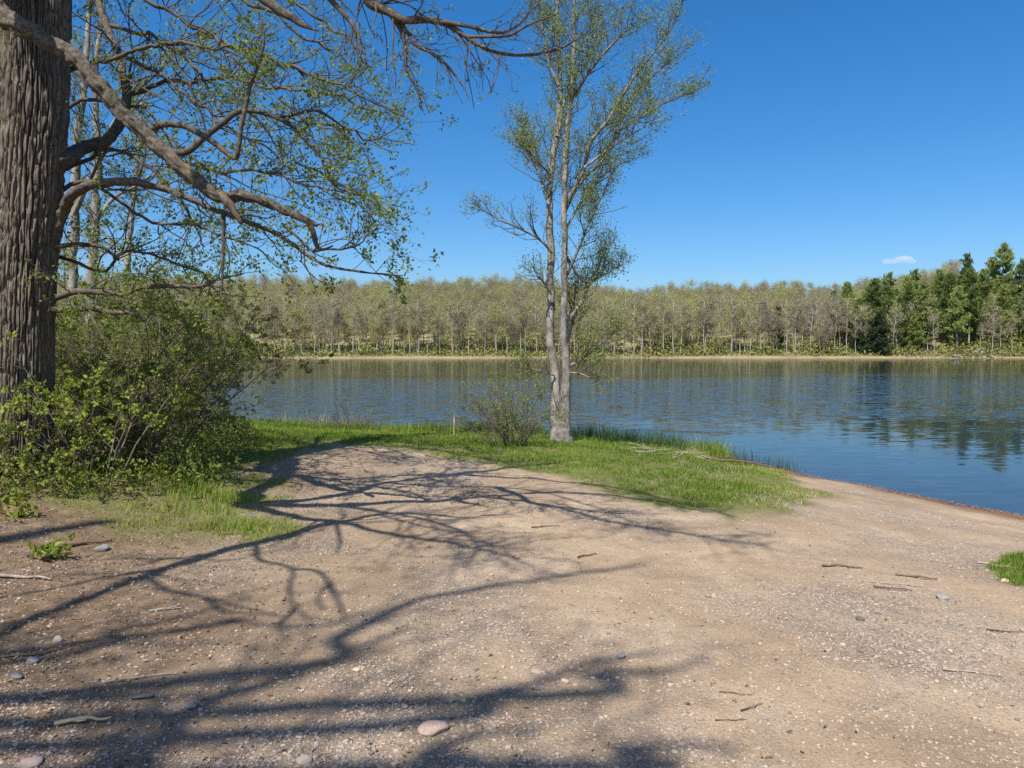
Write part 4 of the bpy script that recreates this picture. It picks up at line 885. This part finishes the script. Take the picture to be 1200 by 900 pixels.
q = TUFT; x, y = scatter(q[:, 0].min() - .2, q[:, 0].max() + .2, q[:, 1].min() - .2, q[:, 1].max() + .2, 14000, lambda x, y: sstep(.3, .8, grass_mask(x, y)))
tag(link('grass_tuft', blades('grass_tuft', x, y, zg(x, y) - .01, rg.uniform(.03, .09, len(x)), rg.uniform(.004, .008, len(x)), rg, M['grass'], .5, rg.random(len(x)) * .6)), 'isolated patch of short grass on the bare sand near the water', 'grass', kind='stuff')
COVER = poly_world([(-90, 612), (0, 590), (60, 585), (130, 588), (200, 580), (260, 572), (300, 525), (270, 500), (160, 500), (60, 510), (-90, 540)])
x, y = scatter(COVER[:, 0].min(), COVER[:, 0].max(), COVER[:, 1].min(), COVER[:, 1].max(), 28000, lambda x, y: inside(COVER, x, y) * (.2 + .8 * sstep(.4, .6, fbm(x * 1.6, y * 1.6, s=141))))
z = zg(x, y) + rg.random(len(x)) ** 1.5 * .42 * (.3 + fbm(x * 1.6, y * 1.6, s=141))
tag(link('ground_cover', leaves('ground_cover', np.concatenate([np.stack([x, y, z], 1), rg.normal(size=(len(x), 3)) * .5 + [0, 0, .4]], 1), .045, rg, M['leaf_fine'], 2, .7, 0, .5)), 'low leafy ground cover growing beneath the shrubs', 'ground cover', kind='stuff')
x, y = scatter(1.5, 6.2, 8.5, 18.5, 22000, lambda x, y: sstep(.25, .7, grass_mask(x, y)) * sstep(.45, .62, fbm(x * 1.2, y * 1.2, s=151)) * sstep(1.0, 4.6, x))
tag(link('dead_grass', blades('dead_grass', x, y, zg(x, y) + .0, rg.uniform(.03, .09, len(x)), rg.uniform(.003, .007, len(x)), rg, M['straw'], 1.9)), 'dry straw lying among the grass on the point', 'grass', kind='stuff')
# tall grass and reeds at the water's edge
def clumps(n, cx_, cy_, rad, per, seed):
    rr = np.random.default_rng(seed); xs_, ys_ = [], []
    for _ in range(n):
        a, b = cx_(rr), cy_(rr); k = int(per * rr.uniform(.5, 1.5)); xs_.append(a + rr.normal(size=k) * rad); ys_.append(b + rr.normal(size=k) * rad)
    return np.concatenate(xs_), np.concatenate(ys_)
def shore_pt(px, back):
    """a point this far inland of the near shoreline, on the line of sight column px"""
    yy = np.linspace(12.5 if px < 900 else 6, 32, 400); xx = (px - 600) / F * yy; d = shore_d(xx, yy)
    k = int(np.argmin(np.abs(d - back))); return xx[k], yy[k]
def edge_band(name, px0, px1, n, per, h0, h1, back0, back1, rad, mat, label, seed, wid=(.007, .014), bend=.3, dense=None, tint=None):
    rr = np.random.default_rng(seed); xs_, ys_, hs = [], [], []
    for _ in range(n):
        px = rr.uniform(px0, px1)
        if dense is not None and rr.random() > dense(px): continue
        a, b = shore_pt(px, rr.uniform(back0, back1)); k = max(3, int(per * rr.uniform(.5, 1.5)))
        xs_.append(a + rr.normal(size=k) * rad); ys_.append(b + rr.normal(size=k) * rad); hs.append(rr.uniform(h0, h1) * rr.uniform(.5, 1.15, k))
    x, y, h = map(np.concatenate, (xs_, ys_, hs))
    o = link(name, blades(name, x, y, zg(x, y) - .02, h, rr.uniform(*wid, len(x)), rr, M[mat], bend, tint)); tag(o, label, 'grass', kind='stuff'); return o
edge_band('tall_grass', 245, 640, 480, 40, .18, .42, .3, 1.7, .16, 'grass', 'tall lush grass along the shore between the shrubs and the twin trunked tree', 121, tint=None)
edge_band('dark_sedge', 500, 640, 60, 60, .28, .5, .6, 1.6, .14, 'reed', 'dark green sedge clumps around the wooden stake', 122)
edge_band('reeds', 664, 800, 110, 26, .3, .62, .1, 1.6, .10, 'reed', 'dark blue green reeds beside the twin trunked tree', 123)
edge_band('reeds', 790, 850, 40, 30, .3, .6, .0, .8, .10, 'grass', 'bright green reeds past the bleached sticks', 124)
edge_band('reeds', 850, 935, 40, 7, .15, .4, -.5, .25, .10, 'reed', 'thin reeds standing in the shallows off the grassy point', 125, bend=.2)
edge_band('dead_grass', 270, 420, 60, 9, .3, .75, .0, 1.4, .12, 'straw', 'pale dead grass stalks at the shore near the shrubs', 126, (.008, .014), .25)
edge_band('dead_grass', 700, 845, 60, 26, .12, .3, .2, 1.0, .16, 'straw', 'flattened pale dead grass around the bleached sticks', 127, (.008, .016), 1.6)

# ------------------------------------------------------------------ stake, sticks, stones
def stick(name, P, R, mat, label, cat, group=None, k=7, forks=0, seed=0):
    P = np.asarray(P, float); c = P[0].copy(); t, P2, R2 = rough_tube(P - c, np.asarray(R, float), k, .12, seed, .03)
    rr = np.random.default_rng(seed)
    for _ in range(forks):
        i = int(rr.uniform(.3, .8) * len(P2)); d = unit(unit(P2[min(i + 1, len(P2) - 1)] - P2[i]) + rr.normal(size=3) * [.7, .7, .25]); ln = np.linalg.norm(P2[-1] - P2[0]) * rr.uniform(.2, .4)
        t.add(np.array([P2[i], P2[i] + d * ln * .5 + rr.normal(size=3) * .01, P2[i] + d * ln]), [R2[i] * .7, R2[i] * .5, R2[i] * .25], 5)
    o = link(name, t.mesh(name, M[mat])); o.location = c; tag(o, label, cat, group); return o
q = hit(532, 512); sk = Tubes()
sk.add(np.array([[0, 0, -.1], [.004, 0, .2], [.01, 0, .47], [.012, 0, .475]]), [.019, .018, .017, .003], 7)
o = link('wooden_stake', sk.mesh('wooden_stake', M['wood_dead'])); o.location = q; tag(o, 'short weathered wooden stake standing in the shore grass', 'stake')
rs = np.random.default_rng(55)
def ground_stick(px, py, ang, L, r, mat, name, label, seed, forks=0, group=None, lift=0., curve=.12, tilt=0.):
    q = hit(px, py); n = 6; s_ = np.linspace(-.5, .5, n) * L; rr = np.random.default_rng(seed)
    d = np.array([math.cos(ang), math.sin(ang)]); nn = np.array([-d[1], d[0]]); off = np.cumsum(rr.normal(size=n)) * L * curve * .3
    xy = q[:2] + s_[:, None] * d + off[:, None] * nn
    z = zg(xy[:, 0], xy[:, 1]) + r * .9 + lift + s_ * tilt + abs(tilt) * L * .5 + np.abs(rr.normal(size=n)) * r * .6
    return stick(name, np.column_stack([xy, z]), np.linspace(r, r * .45, n), mat, label, 'stick', group, 6, forks, seed)
for k_ in range(20):
    px = rs.uniform(748, 838); py = 519 + (px - 700) * .15 + rs.uniform(0, 5)
    ground_stick(px, py, rs.uniform(-1.3, 1.3), rs.uniform(.2, .5), rs.uniform(.006, .011), 'wood_dead', 'bleached_stick', 'bleached dead stick in the heap at the water\'s edge', 400 + k_, 1, 'bleached sticks heaped at the shore', rs.uniform(.0, .08), .35, rs.normal() * .2)
ground_stick(868, 545, -.1, 1.25, .028, 'wood_brown', 'fallen_branch', 'brown fallen branch lying in the grass at the point', 440, 2, None, .03)
ground_stick(857, 541, .35, .7, .02, 'wood_brown', 'fallen_branch', 'shorter brown branch crossing the fallen one at the point', 441, 1, None, .05)
for k_, (px, py, a, L, r_, mt, lb) in enumerate([
    (97, 848, .12, .24, .011, 'wood_raw', 'yellow barkless stick on the gravel'), (880, 829, .7, .16, .004, 'wood_brown', 'thin dark twig pointing away on the sand'), (862, 812, -.05, .16, .003, 'wood_brown', 'fine straight twig just above the dark ones'),
    (856, 843, .1, .15, .003, 'wood_brown', 'hair thin twig below the others on the sand'), (690, 653, .5, .22, .008, 'wood_brown', 'crooked dark twig on the open gravel'), (988, 666, -.15, .34, .009, 'wood_brown', 'brown twig lying on the open sand'),
    (1074, 678, -.4, .3, .010, 'wood_brown', 'bent dark twig near the grass patch'), (1046, 692, -.5, .26, .009, 'wood_brown', 'short brown twig below the bent one'), (1046, 684, -.35, .5, .005, 'wood_dead', 'long pale straw on the sand near the grass patch'),
    (1168, 665, -.8, .3, .010, 'wood_dead', 'pale stick resting on the grass patch'), (30, 770, .35, .45, .008, 'wood_brown', 'thin curved dark twig on the shaded gravel'), (165, 796, .2, .34, .006, 'wood_dead', 'pale slender stick across the shaded dirt'),
    (196, 716, .3, .2, .009, 'wood_dead', 'short pale chip of wood on the dirt'), (20, 680, -.1, .5, .016, 'wood_dead', 'grey stick on the leaf mould below the verge'), (100, 640, .7, .4, .018, 'wood_brown', 'dark stick on the leaf mould below the verge'),
    (640, 618, .2, .3, .007, 'wood_brown', 'small twig lying across branch shadows'), (1140, 790, -.3, .3, .006, 'wood_dead', 'thin pale straw on the sand'), (1190, 742, .0, .35, .006, 'wood_brown', 'thin twig at the sandy edge nearest the frame')]):
    ground_stick(px, py, a, L, r_, mt, 'twig' if r_ < .0105 else 'stick', lb, 460 + k_, 1 if k_ % 3 == 0 else 0)
for k_, (px, py, sx, sy, sz, mt, lb) in enumerate([
    (508, 856, .073, .05, .028, 'stone_pink', 'smooth pinkish flat stone half buried in the sand'), (38, 776, .034, .026, .024, 'stone_grey', 'rounded grey stone on the shaded gravel'), (18, 794, .045, .026, .018, 'stone_dark', 'flat dark stone at the gravel edge'),
    (166, 817, .058, .022, .016, 'stone_dark', 'pointed slate dark stone on the dirt'), (68, 753, .03, .026, .03, 'stone_tan', 'upright tan stone on the dirt'), (224, 828, .032, .024, .016, 'stone_grey', 'grey stone lying in a branch shadow'), (120, 645, .06, .045, .04, 'stone_grey', 'pale grey stone on the leaf mould below the verge'),
    (35, 896, .05, .04, .02, 'stone_pink', 'reddish flat stone at the lowest corner of the gravel'), (357, 894, .035, .03, .022, 'stone_tan', 'angular tan stone among gravel'), (662, 800, .026, .02, .018, 'stone_tan', 'small pale block shaped stone on the sand'),
    (728, 770, .026, .02, .017, 'stone_grey', 'small pale round stone on the open gravel'), (418, 786, .022, .018, .014, 'stone_tan', 'small cream stone in the shade'), (543, 822, .018, .015, .013, 'stone_tan', 'tiny cream stone near the pinkish flat stone'), (1104, 702, .045, .03, .03, 'stone_grey', 'grey stone on the sand near the grass patch'),
    (1008, 727, .03, .02, .02, 'stone_dark', 'small dark stone alone on the sand'), (1177, 682, .04, .03, .02, 'stone_tan', 'cream stone at the edge of the grass patch'), (630, 788, .045, .03, .012, 'stone_pink', 'flat pinkish stone flush with the sand')]):
    q = hit(px, py); o = link('stone', rock_mesh(500 + k_, sx, sy, sz, M[mt])); o.location = q + np.array([0, 0, sz * .35]); o.rotation_euler = (0, 0, rs.random() * 1.2 - .6); tag(o, lb, 'stone')

# gravel
import bmesh
bm = bmesh.new(); bmesh.ops.create_icosphere(bm, subdivisions=1, radius=1); IV = np.array([v.co[:] for v in bm.verts]); IF = np.array([[v.index for v in f.verts] for f in bm.faces]); bm.free()
n = 210000
t = rg.random(n); yy = 2.5 * (9.5 / 2.5) ** (t ** 1.15); xx = rg.uniform(-.78, .78, n) * yy + 0
keep = (rg.random(n) < gravel_mask(xx, yy) * (.35 + .65 * sstep(.4, .6, fbm(xx * 3, yy * 3, s=131)))) & (grass_mask(xx, yy) < .5) & (shore_d(xx, yy) > .1)
xx, yy = xx[keep], yy[keep]; n = len(xx)
s_ = np.exp(rg.normal(size=n) * .5) * .0034; s_ = np.clip(s_, .0018, .012)
sc3 = s_[:, None] * rg.uniform(.6, 1.3, (n, 3)) * [1.15, 1.15, .75]
a = rg.random(n) * 2 * PI; ca, sa = np.cos(a), np.sin(a)
vv = IV[None] * sc3[:, None, :] * (1 + rg.normal(size=(n, len(IV), 1)) * .12)
vx = vv[..., 0] * ca[:, None] - vv[..., 1] * sa[:, None] + xx[:, None]; vy = vv[..., 0] * sa[:, None] + vv[..., 1] * ca[:, None] + yy[:, None]
zz = zg(xx, yy) + ((fbm(xx * 7, yy * 7, o=4, s=51) - .5) * .028) + s_ * .25
V = np.stack([vx, vy, vv[..., 2] + zz[:, None]], -1).reshape(-1, 3)
T_ = (IF[None] + (np.arange(n) * len(IV))[:, None, None]).reshape(-1, 3)
tag(link('gravel', mesh('gravel', V, T_, M['gravel'], False, None, {'tint': np.repeat(rg.random(n), len(IF))})), 'loose gravel scattered over the sandy clearing', 'gravel', kind='stuff')
# dead leaves and bark crumbs
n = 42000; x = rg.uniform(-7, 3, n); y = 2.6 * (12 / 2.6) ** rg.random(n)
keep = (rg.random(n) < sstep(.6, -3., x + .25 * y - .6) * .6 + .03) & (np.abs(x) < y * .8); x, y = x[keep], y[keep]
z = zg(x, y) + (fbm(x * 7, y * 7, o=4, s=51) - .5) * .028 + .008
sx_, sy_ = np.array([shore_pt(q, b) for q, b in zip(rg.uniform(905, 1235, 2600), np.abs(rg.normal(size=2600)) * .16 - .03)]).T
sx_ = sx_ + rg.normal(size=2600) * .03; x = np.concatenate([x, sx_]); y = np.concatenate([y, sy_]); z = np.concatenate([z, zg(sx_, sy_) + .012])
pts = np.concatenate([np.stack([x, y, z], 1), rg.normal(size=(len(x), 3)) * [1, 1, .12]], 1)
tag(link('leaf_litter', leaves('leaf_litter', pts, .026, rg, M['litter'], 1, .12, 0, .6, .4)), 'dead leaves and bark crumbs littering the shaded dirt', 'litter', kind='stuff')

# ------------------------------------------------------------------ cloud
def mat_cloud():
    m, nt, N, Lk = newmat('cloud_vapour')
    tc = N('ShaderNodeTexCoord'); n1 = noise(N, .012, 4, .6); Lk(tc.outputs['Object'], n1.inputs['Vector'])
    mr = N('ShaderNodeMapRange', i_1=.38, i_2=.62, i_3=0., i_4=.018); Lk(n1.outputs[0], mr.inputs[0])
    v = N('ShaderNodeVolumePrincipled', i_Anisotropy=.0); v.inputs['Color'].default_value = (1, 1, 1, 1); Lk(mr.outputs[0], v.inputs['Density'])
    o = N('ShaderNodeOutputMaterial'); Lk(v.outputs[0], o.inputs['Volume']); return m
def cloud(px, py, Yd, lumps, label):
    c = at(px, py, Yd); bm = bmesh.new()
    for dx, dz, rr_, sy in lumps:
        q = bmesh.ops.create_icosphere(bm, subdivisions=3, radius=rr_)
        for v in q['verts']: v.co.z *= .34; v.co.y *= sy; v.co.x += dx; v.co.z += dz
    me = bpy.data.meshes.new('cloud'); bm.to_mesh(me); bm.free(); me.materials.append(mat_cloud())
    o = link('cloud', me); o.location = c; tag(o, label, 'cloud')
cloud(1052, 306, 3000, [(-28, 0, 34, 1), (14, 6, 46, 1), (44, -2, 30, 1)], 'small white cloud low in the sky above the pine covered rise')

# ------------------------------------------------------------------ light
w = bpy.data.worlds.new('World'); SC.world = w; w.use_nodes = True; nt = w.node_tree; nt.nodes.clear()
sky = nt.nodes.new('ShaderNodeTexSky'); sky.sky_type = 'NISHITA'; sky.sun_disc = False; sky.sun_elevation = EL; sky.sun_rotation = math.atan2(SUN[0], SUN[1])
sky.altitude = 300; sky.air_density = 1.0; sky.dust_density = 1.8; sky.ozone_density = 6.
bg = nt.nodes.new('ShaderNodeBackground'); bg.inputs[1].default_value = .103; out = nt.nodes.new('ShaderNodeOutputWorld')
hs = nt.nodes.new('ShaderNodeHueSaturation'); hs.inputs['Saturation'].default_value = 1.3
nt.links.new(sky.outputs[0], hs.inputs['Color']); nt.links.new(hs.outputs[0], bg.inputs[0]); nt.links.new(bg.outputs[0], out.inputs[0])
sd = bpy.data.lights.new('sun', 'SUN'); sd.energy = 4.8; sd.angle = math.radians(.4); sd.color = (1, .96, .89)
so = bpy.data.objects.new('sun', sd); COL.objects.link(so); so.rotation_euler = Vector(SUN).to_track_quat('Z', 'Y').to_euler()

SC.view_settings.view_transform = 'Standard'; SC.view_settings.look = 'None'; SC.view_settings.exposure = 0.66; SC.view_settings.gamma = 1.0
SC.render.engine = 'CYCLES'; cy_ = SC.cycles
cy_.use_denoising = False; cy_.use_adaptive_sampling = True; cy_.adaptive_threshold = .01
cy_.max_bounces = 6; cy_.diffuse_bounces = 3; cy_.glossy_bounces = 3; cy_.transparent_max_bounces = 8; cy_.volume_bounces = 8
cy_.caustics_reflective = False; cy_.caustics_refractive = False; cy_.volume_max_steps = 64
